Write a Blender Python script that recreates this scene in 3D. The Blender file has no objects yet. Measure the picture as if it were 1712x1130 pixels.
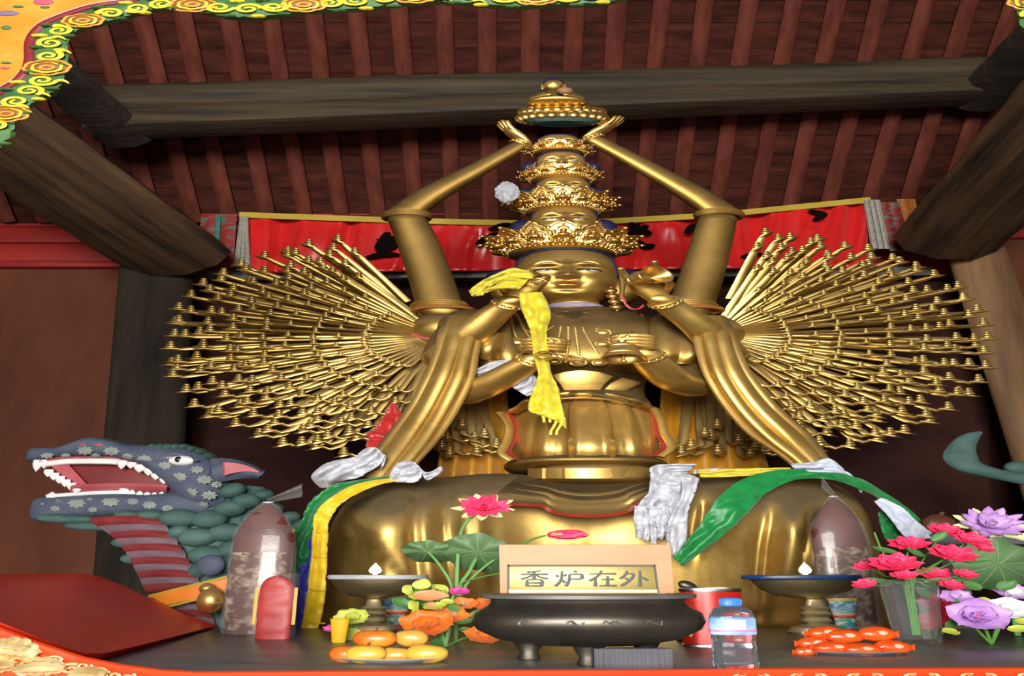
import bpy, bmesh, math, random
from mathutils import Vector, Matrix, noise
random.seed(7)
sc = bpy.context.scene
col = sc.collection

# ---------------------------------------------------------------- camera
F = 1200.0; CXP = 856.0; CYP = 565.0; EYE = 1.5; PITCH = math.radians(18.2)
cam = bpy.data.cameras.new('camera'); camo = bpy.data.objects.new('camera', cam); col.objects.link(camo)
cam.sensor_fit = 'HORIZONTAL'; cam.sensor_width = 36.0; cam.lens = 36.0 * F / 1712.0
cam.clip_start = 0.05; cam.clip_end = 200
camo.location = (0, 0, EYE); camo.rotation_euler = (math.pi / 2 + PITCH, 0, 0)
sc.camera = camo

# ---------------------------------------------------------------- light
w = bpy.data.worlds.new('world'); sc.world = w; w.use_nodes = True
w.node_tree.nodes['Background'].inputs[0].default_value = (1.0, 0.95, 0.88, 1)
w.node_tree.nodes['Background'].inputs[1].default_value = 0.45
ld = bpy.data.lights.new('doorway_daylight', 'AREA'); ld.shape = 'RECTANGLE'; ld.size = 6.5; ld.size_y = 4.0
ld.energy = 2750; ld.color = (1.0, 0.975, 0.93)
lo = bpy.data.objects.new('doorway_daylight', ld); col.objects.link(lo)
lo.location = (-0.8, -8.5, 2.6)
lo.rotation_euler = (math.radians(94), 0, 0)
sc.view_settings.view_transform = 'Standard'; sc.view_settings.look = 'None'
sc.view_settings.exposure = -0.12; sc.view_settings.gamma = 1.0; sc.view_settings.use_curve_mapping = False

# ---------------------------------------------------------------- measuring helpers
S = 2.27                      # the place is this much wider than it is tall: every mesh takes it on x
CP, SP = math.cos(PITCH), math.sin(PITCH)
def ray(px, py):
    u = (px - CXP) / F; v = (CYP - py) / F
    return u, CP - v * SP, SP + v * CP
def at(px, py, Y):
    u, dy, dz = ray(px, py); t = Y / dy
    return Vector((u * t / S, Y, EYE + dz * t))
def mpp(py, Y):
    return Y / ray(0, py)[1] / F
TABLE_Z = EYE - 0.2676
def tab(px, py, z=None):
    u, dy, dz = ray(px, py); t = ((TABLE_Z if z is None else z) - EYE) / dz
    return Vector((u * t / S, dy * t, TABLE_Z if z is None else z))
def lerp(a, b, t): return a + (b - a) * t
def interp(tbl, x):
    if x <= tbl[0][0]: return list(tbl[0][1:])
    for a, b in zip(tbl, tbl[1:]):
        if x <= b[0]:
            t = (x - a[0]) / (b[0] - a[0]); t = t * t * (3 - 2 * t) if False else t
            return [lerp(p, q, t) for p, q in zip(a[1:], b[1:])]
    return list(tbl[-1][1:])
def sm(pts, n):
    """smooth Catmull-Rom through tuples"""
    out = []; m = len(pts)
    for i in range(m - 1):
        p0 = pts[max(i - 1, 0)]; p1 = pts[i]; p2 = pts[i + 1]; p3 = pts[min(i + 2, m - 1)]
        for k in range(n):
            t = k / n
            out.append(tuple(0.5 * (2 * b + (c - a) * t + (2 * a - 5 * b + 4 * c - d) * t * t + (3 * b - a - 3 * c + d) * t ** 3)
                             for a, b, c, d in zip(p0, p1, p2, p3)))
    out.append(tuple(pts[-1])); return out
def nz(p, s=1.0): return noise.noise(Vector(p) * s)

# ---------------------------------------------------------------- mesh builder
class MB:
    def __init__(self): self.v = []; self.f = []
    def add(self, vs, fs):
        o = len(self.v); self.v += [Vector(p) for p in vs]; self.f += [tuple(i + o for i in f) for f in fs]; return self
    def grid(self, fn, nu, nv, cu=False, cv=False, cap=False):
        vs = []
        for i in range(nu):
            for j in range(nv):
                vs.append(fn(i / (nu if cu else nu - 1), j / (nv if cv else nv - 1)))
        fs = []
        for i in range(nu if cu else nu - 1):
            for j in range(nv if cv else nv - 1):
                a = i * nv + j; b = i * nv + (j + 1) % nv; i2 = (i + 1) % nu
                fs.append((a, b, i2 * nv + (j + 1) % nv, i2 * nv + j))
        if cap and cv:
            fs.append(tuple(range(nv))[::-1]); fs.append(tuple((nu - 1) * nv + j for j in range(nv)))
        return self.add(vs, fs)
    def tube(self, pts, rad, seg=10, flat=1.0, hint=None, cap=True):
        pts = [Vector(p) for p in pts]; n = len(pts)
        if not isinstance(rad, (list, tuple)): rad = [rad] * n
        vs = []; nrm = None
        for i in range(n):
            d = (pts[min(i + 1, n - 1)] - pts[max(i - 1, 0)])
            d = d.normalized() if d.length > 1e-9 else Vector((0, 0, 1))
            if nrm is None:
                h = Vector(hint) if hint is not None else (Vector((0, -1, 0)) if abs(d.y) < 0.9 else Vector((0, 0, 1)))
                nrm = (h - d * h.dot(d)).normalized()
            else:
                nrm = nrm - d * nrm.dot(d); nrm = nrm.normalized() if nrm.length > 1e-6 else d.orthogonal().normalized()
            bi = d.cross(nrm)
            for k in range(seg):
                a = 2 * math.pi * k / seg
                vs.append(pts[i] + (nrm * math.cos(a) * flat + bi * math.sin(a)) * rad[i])
        fs = []
        for i in range(n - 1):
            for k in range(seg):
                k2 = (k + 1) % seg
                fs.append((i * seg + k, i * seg + k2, (i + 1) * seg + k2, (i + 1) * seg + k))
        if cap:
            fs.append(tuple(range(seg))[::-1]); fs.append(tuple((n - 1) * seg + k for k in range(seg)))
        return self.add(vs, fs)
    def capsule(self, pts, rad, seg=10, flat=1.0, hint=None):
        """tube with rounded ends"""
        pts = [Vector(p) for p in pts]; n = len(pts)
        if not isinstance(rad, (list, tuple)): rad = [rad] * n
        d0 = (pts[0] - pts[1]).normalized(); d1 = (pts[-1] - pts[-2]).normalized()
        P = [pts[0] + d0 * rad[0] * 0.95, pts[0] + d0 * rad[0] * 0.6] + pts + [pts[-1] + d1 * rad[-1] * 0.6, pts[-1] + d1 * rad[-1] * 0.95]
        R = [rad[0] * 0.3, rad[0] * 0.78] + list(rad) + [rad[-1] * 0.78, rad[-1] * 0.3]
        return self.tube(P, R, seg, flat, hint)
    def lathe(self, c, prof, seg=24, ax=None, flat=1.0, cap=True):
        if abs(prof[0][0] - prof[-1][0]) + abs(prof[0][1] - prof[-1][1]) < 1e-9: cap = False
        c = Vector(c); M = Matrix.Identity(3) if ax is None else Vector((0, 0, 1)).rotation_difference(Vector(ax)).to_matrix()
        vs = []
        for r, z in prof:
            for k in range(seg):
                a = 2 * math.pi * k / seg
                vs.append(c + M @ Vector((r * math.cos(a), r * math.sin(a) * flat, z)))
        fs = []; n = len(prof)
        for i in range(n - 1):
            for k in range(seg):
                k2 = (k + 1) % seg
                fs.append((i * seg + k, i * seg + k2, (i + 1) * seg + k2, (i + 1) * seg + k))
        if cap and prof[0][0] > 1e-6: fs.append(tuple(range(seg))[::-1])
        if cap and prof[-1][0] > 1e-6: fs.append(tuple((n - 1) * seg + k for k in range(seg)))
        return self.add(vs, fs)
    def ell(self, c, r, seg=16, rings=10, M=None, fn=None):
        c = Vector(c); r = r if isinstance(r, (tuple, list)) else (r, r, r)
        vs = []; fs = []
        for i in range(rings + 1):
            th = math.pi * i / rings
            for k in range(seg):
                a = 2 * math.pi * k / seg
                p = Vector((math.sin(th) * math.cos(a), math.sin(th) * math.sin(a), math.cos(th)))
                q = Vector((p.x * r[0], p.y * r[1], p.z * r[2]))
                if fn: q = fn(p, q)
                if M is not None: q = M @ q
                vs.append(c + q)
        for i in range(rings):
            for k in range(seg):
                k2 = (k + 1) % seg
                fs.append((i * seg + k, (i + 1) * seg + k, (i + 1) * seg + k2, i * seg + k2))
        return self.add(vs, fs)
    def box(self, c, s, M=None):
        c = Vector(c); vs = []
        for x in (-.5, .5):
            for y in (-.5, .5):
                for z in (-.5, .5):
                    p = Vector((x * s[0], y * s[1], z * s[2])); vs.append(c + (M @ p if M is not None else p))
        return self.add(vs, [(0, 1, 3, 2), (4, 6, 7, 5), (0, 4, 5, 1), (2, 3, 7, 6), (0, 2, 6, 4), (1, 5, 7, 3)])
    def hexa(self, a, b):
        """eight corners: quad a (4 pts) joined to quad b (4 pts)"""
        return self.add(list(a) + list(b), [(3, 2, 1, 0), (4, 5, 6, 7)] + [(i, (i + 1) % 4, (i + 1) % 4 + 4, i + 4) for i in range(4)])
    def prism(self, pts, off):
        off = Vector(off); n = len(pts); pts = [Vector(p) for p in pts]
        return self.add(pts + [p + off for p in pts], [tuple(range(n)), tuple(range(2 * n - 1, n - 1, -1))] +
                        [(i, i + n, (i + 1) % n + n, (i + 1) % n) for i in range(n)])
    def sheet(self, fn, nu, nv, th=0.006):
        P = [[Vector(fn(i / (nu - 1), j / (nv - 1))) for j in range(nv)] for i in range(nu)]
        vs = []; 
        for sgn in (0.5, -0.5):
            for i in range(nu):
                for j in range(nv):
                    a = P[min(i + 1, nu - 1)][j] - P[max(i - 1, 0)][j]; b = P[i][min(j + 1, nv - 1)] - P[i][max(j - 1, 0)]
                    n = a.cross(b); n = n.normalized() if n.length > 1e-12 else Vector((0, -1, 0))
                    vs.append(P[i][j] + n * th * sgn)
        N = nu * nv; fs = []
        for i in range(nu - 1):
            for j in range(nv - 1):
                q = (i * nv + j, i * nv + j + 1, (i + 1) * nv + j + 1, (i + 1) * nv + j)
                fs.append(q[::-1]); fs.append(tuple(k + N for k in q))
        rim = [i * nv for i in range(nu)] + [(nu - 1) * nv + j for j in range(1, nv)] + [i * nv + nv - 1 for i in range(nu - 2, -1, -1)] + [j for j in range(nv - 2, 0, -1)]
        for k in range(len(rim)):
            a, b = rim[k], rim[(k + 1) % len(rim)]; fs.append((a, b, b + N, a + N))
        return self.add(vs, fs)
    def build(self, name, mat, parent=None, smooth=True, bevel=0.0, angle=40, sub=0, **tags):
        me = bpy.data.meshes.new(name)
        vs = [Vector((p.x * S, p.y, p.z)) for p in self.v]
        if parent is None:
            xs = [p.x for p in vs]; ys = [p.y for p in vs]; zs = [p.z for p in vs]
            org = Vector(((min(xs) + max(xs)) / 2, (min(ys) + max(ys)) / 2, min(zs)))
        else:
            r = parent; org = Vector((0, 0, 0))
            while r is not None: org += r.location; r = r.parent
        me.from_pydata([p - org for p in vs], [], self.f)
        bm = bmesh.new(); bm.from_mesh(me)
        bmesh.ops.remove_doubles(bm, verts=bm.verts, dist=1e-6)
        if bevel > 0:
            bmesh.ops.bevel(bm, geom=[e for e in bm.edges if len(e.link_faces) == 2 and e.calc_face_angle(0) > 0.6], offset=bevel, segments=2, affect='EDGES', profile=0.5)
        bmesh.ops.recalc_face_normals(bm, faces=bm.faces)
        bm.to_mesh(me); bm.free()
        if smooth:
            me.polygons.foreach_set('use_smooth', [True] * len(me.polygons))
            me.set_sharp_from_angle(angle=math.radians(angle))
        me.materials.append(M_[mat] if isinstance(mat, str) else mat)
        o = bpy.data.objects.new(name, me); col.objects.link(o)
        if parent is None: o.location = org
        else: o.parent = parent
        for k, x in tags.items(): o[k] = x
        return o
def thing(name, label, cat, loc, group=None, **tags):
    o = bpy.data.objects.new(name, None); col.objects.link(o)
    o.location = (loc[0] * S, loc[1], loc[2]); o.empty_display_size = 0.05
    o['label'] = label; o['category'] = cat
    if group: o['group'] = group
    for k, x in tags.items(): o[k] = x
    return o

# ---------------------------------------------------------------- materials
M_ = {}
def nodes(name):
    m = bpy.data.materials.new(name); m.use_nodes = True; M_[name] = m
    nt = m.node_tree; return m, nt, nt.nodes['Principled BSDF']
def N(nt, t, **kw):
    n = nt.nodes.new(t)
    for k, x in kw.items(): setattr(n, k, x)
    return n
AXIS = {}
def noise_tex(nt, scale, detail=4, rough=0.6, stretch=None, dist=0.0):
    tc = N(nt, 'ShaderNodeTexCoord'); mp = N(nt, 'ShaderNodeMapping'); src = tc.outputs['Object']
    if AXIS.get('d') is not None:      # grain along a slanting timber: turn its axis onto x first
        m0 = N(nt, 'ShaderNodeMapping'); m0.inputs['Rotation'].default_value = Vector(AXIS['d']).rotation_difference(Vector((1, 0, 0))).to_euler('XYZ'); nt.links.new(src, m0.inputs[0]); src = m0.outputs[0]
    nt.links.new(src, mp.inputs[0])
    st = stretch or (1 / S, 1, 1)
    mp.inputs['Scale'].default_value = st
    n = N(nt, 'ShaderNodeTexNoise'); nt.links.new(mp.outputs[0], n.inputs['Vector'])
    n.inputs['Scale'].default_value = scale; n.inputs['Detail'].default_value = detail; n.inputs['Roughness'].default_value = rough
    n.inputs['Distortion'].default_value = dist
    return n
def ramp(nt, src, stops):
    r = N(nt, 'ShaderNodeValToRGB'); nt.links.new(src, r.inputs[0]); e = r.color_ramp.elements
    while len(e) < len(stops): e.new(0.5)
    for el, (p, c) in zip(e, stops): el.position = p; el.color = (*c, 1) if len(c) == 3 else c
    return r
def bump(nt, bs, src, strength=0.3, dist=0.01):
    b = N(nt, 'ShaderNodeBump'); b.inputs['Strength'].default_value = strength; b.inputs['Distance'].default_value = dist
    nt.links.new(src, b.inputs['Height']); nt.links.new(b.outputs[0], bs.inputs['Normal'])
def mat(name, c, c2=None, rough=0.6, metal=0.0, scale=8.0, bmp=0.0, bscale=None, stretch=None, lo=0.35, hi=0.68, spec=0.5, detail=4, trans=0.0, alpha=1.0, emit=None, coat=0.0, sheen=0.0, sss=0.0, dist=0.0, ior=1.45):
    m, nt, b = nodes(name)
    b.inputs['Roughness'].default_value = rough; b.inputs['Metallic'].default_value = metal
    b.inputs['Specular IOR Level'].default_value = spec; b.inputs['Transmission Weight'].default_value = trans
    b.inputs['Alpha'].default_value = alpha; b.inputs['Coat Weight'].default_value = coat; b.inputs['Sheen Weight'].default_value = sheen
    b.inputs['IOR'].default_value = ior
    b.inputs['Base Color'].default_value = (*c, 1)
    if c2 is not None:
        n = noise_tex(nt, scale, detail, 0.6, stretch, dist); r = ramp(nt, n.outputs['Fac'], [(lo, c), (hi, c2)])
        nt.links.new(r.outputs[0], b.inputs['Base Color'])
    if bmp > 0:
        n2 = noise_tex(nt, bscale or scale, detail, 0.6, stretch, dist); bump(nt, b, n2.outputs['Fac'], bmp)
    if emit:
        b.inputs['Emission Color'].default_value = (*emit[0], 1); b.inputs['Emission Strength'].default_value = emit[1]
    return m
def gold(name, base, base2, rough=0.33, dust_shade=0.0, dust_shade_col=(0.095, 0.058, 0.024), metal=0.92, bmp=0.12, scale=5, lo=-.35, hi=.5):
    """gilding; dusty brown on faces that look up, plus painted shade reaching upright ones"""
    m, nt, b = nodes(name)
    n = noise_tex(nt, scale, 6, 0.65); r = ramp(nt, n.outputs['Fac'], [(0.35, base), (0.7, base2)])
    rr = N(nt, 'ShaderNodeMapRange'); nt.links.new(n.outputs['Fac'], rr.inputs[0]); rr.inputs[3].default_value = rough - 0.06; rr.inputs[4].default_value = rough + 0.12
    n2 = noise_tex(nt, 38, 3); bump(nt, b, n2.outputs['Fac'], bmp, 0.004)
    if dust_shade > 0:
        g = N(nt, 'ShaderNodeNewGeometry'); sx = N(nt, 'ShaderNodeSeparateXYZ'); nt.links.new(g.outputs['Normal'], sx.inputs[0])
        mr = N(nt, 'ShaderNodeMapRange'); nt.links.new(sx.outputs['Z'], mr.inputs[0]); mr.inputs[1].default_value = lo; mr.inputs[2].default_value = hi  # wide range: beyond the dusty tops, shade is put into the colour for contrast
        mr.inputs[4].default_value = dust_shade
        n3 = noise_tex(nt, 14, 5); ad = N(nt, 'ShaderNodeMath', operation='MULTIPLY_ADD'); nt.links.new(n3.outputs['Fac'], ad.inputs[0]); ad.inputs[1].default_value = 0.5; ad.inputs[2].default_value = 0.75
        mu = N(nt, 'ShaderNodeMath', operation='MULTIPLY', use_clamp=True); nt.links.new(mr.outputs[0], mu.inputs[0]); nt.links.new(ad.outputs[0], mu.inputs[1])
        mx = N(nt, 'ShaderNodeMix', data_type='RGBA'); nt.links.new(mu.outputs[0], mx.inputs[0]); nt.links.new(r.outputs[0], mx.inputs[6]); mx.inputs[7].default_value = (*dust_shade_col, 1)
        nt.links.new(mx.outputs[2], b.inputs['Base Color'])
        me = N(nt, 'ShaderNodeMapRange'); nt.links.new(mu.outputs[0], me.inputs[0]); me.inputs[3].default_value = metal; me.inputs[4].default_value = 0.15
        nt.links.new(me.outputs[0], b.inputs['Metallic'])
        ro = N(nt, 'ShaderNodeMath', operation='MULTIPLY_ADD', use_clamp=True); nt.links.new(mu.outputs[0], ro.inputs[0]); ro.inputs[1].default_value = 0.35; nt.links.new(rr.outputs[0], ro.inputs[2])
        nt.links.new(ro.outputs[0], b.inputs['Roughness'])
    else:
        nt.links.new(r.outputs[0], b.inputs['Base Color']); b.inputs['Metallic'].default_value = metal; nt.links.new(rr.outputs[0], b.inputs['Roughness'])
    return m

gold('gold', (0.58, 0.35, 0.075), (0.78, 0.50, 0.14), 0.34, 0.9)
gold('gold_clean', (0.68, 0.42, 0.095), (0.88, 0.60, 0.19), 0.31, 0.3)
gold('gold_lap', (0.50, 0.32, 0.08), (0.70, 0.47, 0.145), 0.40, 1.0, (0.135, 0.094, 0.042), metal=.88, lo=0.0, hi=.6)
gold('gold_dull', (0.34, 0.20, 0.045), (0.50, 0.31, 0.08), 0.38, 0.95, (0.06, 0.038, 0.015))
gold('gold_fan', (0.62, 0.39, 0.09), (0.82, 0.56, 0.17), 0.28, 0.75, (0.10, 0.07, 0.04), bmp=0.05)
gold('gold_crown', (0.72, 0.43, 0.10), (0.9, 0.6, 0.2), 0.25, 0.0, bmp=0.1, scale=20)
gold('brass_old', (0.36, 0.28, 0.14), (0.5, 0.4, 0.22), 0.34, 0.6, (0.1, 0.085, 0.06))
mat('hair_blue', (0.008, 0.012, 0.05), (0.015, 0.02, 0.09), 0.6, scale=30)
mat('lip_red', (0.42, 0.03, 0.01), rough=0.35)
mat('red_line', (0.36, 0.03, 0.008), (0.25, 0.02, 0.008), 0.5, scale=14)
mat('red_lining', (0.42, 0.045, 0.03), (0.30, 0.03, 0.03), 0.5, scale=10)
mat('eye_white', (0.62, 0.62, 0.6), rough=0.35)
mat('eye_dark', (0.01, 0.01, 0.012), rough=0.3)
mat('collar_lilac', (0.32, 0.25, 0.36), (0.42, 0.36, 0.46), 0.6, scale=30)
mat('wood_dark', (0.004, 0.003, 0.002), (0.03, 0.019, 0.011), 0.75, scale=3.2, bmp=0.5, bscale=6, stretch=(0.3, 6, 6), detail=8, lo=0.3, hi=0.75)
mat('wood_log', (0.007, 0.005, 0.003), (0.085, 0.058, 0.027), 0.75, scale=2.4, bmp=0.5, bscale=5, stretch=(0.25, 7, 7), detail=9, lo=0.3, hi=0.78)
mat('wood_beam', (0.012, 0.008, 0.005), (0.14, 0.075, 0.035), 0.75, scale=2.2, bmp=0.5, bscale=4, stretch=(1.2, 1.2, 5), detail=9, lo=0.3, hi=0.8)
def beam_dir(a, b): return Vector(((b[0] - a[0]) * S, b[1] - a[1], b[2] - a[2])).normalized()
for nm, e0, e1 in (('wood_beam_a', at(300, 432, 6.15), at(-160, 118, 4.3)), ('wood_beam_b', at(1583, 402, 6.15), at(1850, 120, 4.3))):
    AXIS['d'] = beam_dir(e0, e1)
    mat(nm, (0.006, 0.004, 0.0025), (0.10, 0.05, 0.021), 0.75, spec=.3, scale=2.2, bmp=0.6, bscale=4, stretch=(.35, 4.5, 4.5), detail=9, lo=0.32, hi=0.75)
AXIS.clear()
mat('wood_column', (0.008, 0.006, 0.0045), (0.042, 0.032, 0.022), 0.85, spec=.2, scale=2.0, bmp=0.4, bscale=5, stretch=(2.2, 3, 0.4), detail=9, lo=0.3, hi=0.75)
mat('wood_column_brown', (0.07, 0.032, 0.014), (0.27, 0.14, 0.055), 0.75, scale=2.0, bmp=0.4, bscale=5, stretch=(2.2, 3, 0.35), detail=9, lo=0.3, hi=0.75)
mat('rafter_red', (0.085, 0.019, 0.012), (0.16, 0.040, 0.025), 0.8, spec=.2, scale=5, bmp=0.3, stretch=(2, 0.7, 0.7), detail=7)
mat('board_red', (0.030, 0.0075, 0.005), (0.085, 0.022, 0.014), 0.85, spec=.15, scale=4, bmp=0.4, stretch=(0.6, 3, 3), detail=8)
mat('wall_maroon', (0.022, 0.0075, 0.006), (0.045, 0.015, 0.011), 0.85, spec=.15, scale=3, bmp=0.2, detail=8)
mat('wall_brown', (0.075, 0.022, 0.011), (0.115, 0.036, 0.018), 0.75, spec=.2, scale=1.6, bmp=0.15, stretch=(1, 1, 0.5), detail=8)
mat('lintel_red', (0.20, 0.009, 0.006), (0.30, 0.014, 0.010), 0.6, scale=4, bmp=0.15, stretch=(0.4, 2, 2), detail=6)
mat('seam_dark', (0.012, 0.011, 0.014), rough=0.8)
mat('plaster_floor', (0.30, 0.27, 0.23), (0.40, 0.36, 0.31), 0.7, scale=2)
# ================================================================ the setting
mat('table_grey', (0.085, 0.08, 0.082), (0.15, 0.14, 0.14), 0.36, scale=5, bmp=0.08, detail=7, stretch=(0.5, 1.5, 1))
mat('lacquer_red', (0.82, 0.022, 0.005), (0.86, 0.05, 0.010), 0.45, scale=3, bmp=0.05, detail=5)
mat('lacquer_orange', (0.72, 0.045, 0.008), (0.78, 0.06, 0.01), 0.35, scale=6)
mat('gilt_carving', (0.50, 0.33, 0.12), (0.85, 0.68, 0.36), 0.42, metal=0.45, scale=16, bmp=0.2)
mat('satin_red', (0.55, 0.008, 0.008), (0.68, 0.014, 0.012), 0.30, scale=4, bmp=0.0, spec=0.8, sheen=0.2)
mat('satin_yellow', (0.42, 0.29, 0.03), (0.5, 0.36, 0.05), 0.45, scale=8)
mat('ribbed_grey', (0.30, 0.29, 0.24), (0.45, 0.43, 0.38), 0.8, scale=40, bmp=0.3)
mat('grey_bar', (0.10, 0.10, 0.09), (0.18, 0.18, 0.16), 0.7, scale=20)
mat('brocade_red', (0.22, 0.012, 0.012), (0.06, 0.14, 0.09), 0.6, scale=26, lo=0.52, hi=0.62, bmp=0.2)
mat('brocade_teal', (0.02, 0.12, 0.11), (0.03, 0.2, 0.16), 0.6, scale=30)
mat('brocade_orange', (0.32, 0.10, 0.02), (0.48, 0.18, 0.04), 0.4, scale=9)
mat('ink_black', (0.005, 0.003, 0.003), rough=0.9, spec=.05)
mat('panel_orange', (0.62, 0.20, 0.012), (0.70, 0.34, 0.05), 0.55, scale=9, bmp=0.1, detail=7, lo=0.45, hi=0.8)
mat('carve_green', (0.03, 0.085, 0.028), (0.06, 0.16, 0.04), 0.55, scale=22)
mat('carve_yellow', (0.68, 0.52, 0.02), (0.82, 0.68, 0.05), 0.45, scale=20)
mat('carve_brown', (0.18, 0.055, 0.012), (0.26, 0.10, 0.02), 0.55, scale=22)
mat('carve_orange', (0.70, 0.24, 0.02), (0.8, 0.36, 0.03), 0.5, scale=20)
mat('carve_redline', (0.17, 0.012, 0.014), rough=0.5)
mat('carve_pink', (0.55, 0.32, 0.33), rough=0.5)

def struct(name, mb, m, parent=None, **kw):
    o = mb.build(name, m, parent, **kw)
    if parent is None: o['kind'] = 'structure'
    return o
def slab(x0, x1, y0, y1, z0, z1): return MB().box(((x0 + x1) / 2, (y0 + y1) / 2, (z0 + z1) / 2), (x1 - x0, y1 - y0, z1 - z0))

struct('floor', slab(-4.0, 4.0, -5.2, 7.2, -0.12, 0.0), 'plaster_floor')
wb = struct('wall_back', slab(-4.0, 4.0, 6.9, 7.1, 0.0, 5.4), 'wall_maroon')
struct('wall_left', slab(-4.0, -3.9, -5.2, 6.9, 0.0, 9.0), 'wall_maroon')
struct('wall_right', slab(3.9, 4.0, -5.2, 6.9, 0.0, 9.0), 'wall_maroon')

# roof: boards across, rafters down the slope
def zr(Y): return 5.10 + 0.80 * (6.42 - Y)
SL = Vector((0, -1, 0.8)).normalized(); SN = Vector((0, 0.8, 1)).normalized()
ceil = struct('ceiling', MB().hexa([(-4, 7.1, zr(7.1) + .14), (4, 7.1, zr(7.1) + .14), (4, 7.1, zr(7.1) + .2), (-4, 7.1, zr(7.1) + .2)],
                                   [(-4, 1.6, zr(1.6) + .14), (4, 1.6, zr(1.6) + .14), (4, 1.6, zr(1.6) + .2), (-4, 1.6, zr(1.6) + .2)]), 'board_red')
k = 0; s0 = 0.0
while s0 < 5.6:
    wd = 0.17 + 0.05 * random.random()
    a = Vector((0, 6.95, zr(6.95))) + SL * (s0 + wd / 2) + SN * (0.055 + 0.012 * random.random())
    MB().box(a, (8.0, wd - 0.005, 0.03), Matrix(((1, 0, 0), (0, SL.y, SN.y), (0, SL.z, SN.z)))).build('roof_board', 'board_red', ceil)
    s0 += wd
for k in range(-9, 32):
    x = 1.752 - 0.168 * k
    a = Vector((x + random.uniform(-.006, .006), 6.62, zr(6.62))); b = Vector((x + random.uniform(-.01, .01), 2.2, zr(2.2)))
    r = 0.034 + 0.004 * random.random()
    n = 8
    MB().tube([a.lerp(b, i / n) + Vector((random.uniform(-.003, .003), 0, random.uniform(-.003, .003))) for i in range(n + 1)], r, 8).build('rafter', 'rafter_red', ceil)
struct('trim_1', MB().tube([at(255, 339, 6.55), at(1545, 327, 6.55)], 0.022, 6), 'grey_bar')
# the hall roof over the visitor falls again towards the doors
struct('trim_2', MB().hexa([(-4, 1.6, 9.0), (4, 1.6, 9.0), (4, 1.6, 9.1), (-4, 1.6, 9.1)], [(-4, -5.2, 4.6), (4, -5.2, 4.6), (4, -5.2, 4.7), (-4, -5.2, 4.7)]), 'board_red')

# purlin: a round log on a squared beam
def log(name, pts, rad, m, label=None, seg=14, amp=0.05, **kw):
    P = [Vector(pts[0]).lerp(Vector(pts[1]), i / 24) for i in range(25)]
    mb = MB().tube(P, [rad * (1 + amp * nz((i * .3, rad * 9, 2.1))) for i in range(25)], seg)
    for v in mb.v: v += Vector((0, nz(v * 2.5) * rad * .08, nz(v * 2.5 + Vector((5, 5, 5))) * rad * .08))
    o = mb.build(name, m, None, angle=35, **kw); o['kind'] = 'structure'
    return o
log('purlin_log', [at(140, 172, 5.45), at(1690, 124, 5.45)], 0.148, 'wood_log')
L0 = at(150, 212, 5.45); R0 = at(1680, 153, 5.45)
struct('purlin_beam', MB().hexa([L0 + Vector((0, -.12, -.075)), L0 + Vector((0, .12, -.075)), L0 + Vector((0, .12, .09)), L0 + Vector((0, -.12, .09))],
                               [R0 + Vector((0, -.12, -.06)), R0 + Vector((0, .12, -.06)), R0 + Vector((0, .12, .09)), R0 + Vector((0, -.12, .09))]), 'wood_log', bevel=0.015)
log('corner_beam', [at(300, 432, 6.15), at(-160, 118, 4.3)], 0.235, 'wood_beam_a', seg=9, amp=.08)
log('corner_beam', [at(1583, 402, 6.15), at(1850, 120, 4.3)], 0.225, 'wood_beam_b', seg=9, amp=.08)
log('strut_beam', [at(215, 232, 5.6), at(20, 60, 4.5)], 0.11, 'wood_dark', seg=9)
log('strut_beam', [at(1632, 172, 5.6), at(1790, 5, 4.5)], 0.11, 'wood_dark', seg=9)
# columns
def column(name, a, b, r, m):
    a = Vector(a); d = (Vector(b) - a); b = a + d * (a.z / (-d.z)) if d.z < 0 else Vector(b)
    n = 30; mb = MB().tube([a.lerp(b, i / n) for i in range(n + 1)], r, 20)
    for v in mb.v: v += Vector((nz((v.x * 4, v.y * 4, v.z * .7)), nz((v.x * 4 + 9, v.y * 4, v.z * .7)), 0)) * .012
    o = mb.build(name, m); o['kind'] = 'structure'; return o
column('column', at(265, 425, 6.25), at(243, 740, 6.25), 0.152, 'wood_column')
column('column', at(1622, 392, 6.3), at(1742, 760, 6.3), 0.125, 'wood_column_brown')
# panels and lintels of the back wall
PY = 6.72
def wallrect(x0, y0, x1, y1, Y, th=0.05, y0b=None, y1b=None):
    a, b, c, d = at(x0, y0, Y), at(x1, y0b if y0b is not None else y0, Y), at(x1, y1b if y1b is not None else y1, Y), at(x0, y1, Y)
    off = Vector((0, th, 0)); return MB().hexa([a, b, c, d], [p + off for p in (a, b, c, d)])
wallrect(-150, 440, 214, 1150, PY).build('wall_panel', 'wall_brown', wb, bevel=.01)
wallrect(-150, 362, 230, 378, PY - .04, .1).build('lintel_board', 'lintel_red', wb, bevel=.008)
wallrect(-150, 379, 230, 405, PY - .05, .1).build('lintel_board', 'lintel_red', wb, bevel=.006)
wallrect(-150, 407, 222, 436, PY - .06, .12).build('lintel_board', 'lintel_red', wb, bevel=.006)
wallrect(-150, 436, 218, 445, PY - .08, .1).build('lintel_moulding', 'lintel_red', wb, bevel=.008)
wallrect(1672, 372, 1850, 398, PY - .05, .1, 366, 390).build('lintel_board', 'lintel_red', wb, bevel=.006)
wallrect(1660, 400, 1850, 640, PY).build('wall_panel', 'wall_brown', wb, bevel=.01)
wallrect(225, 341, 1600, 362, PY - .12, .06, 334, 352).build('lintel_board', 'lintel_red', wb, bevel=.006)
wallrect(225, 350, 1600, 470, PY - .02, .06, 344, 462).build('lintel_board', 'lintel_red', wb)
wallrect(300, 452, 1560, 466, PY - .16, .05, 445, 459).build('rail', 'grey_bar', wb, bevel=.006)
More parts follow.
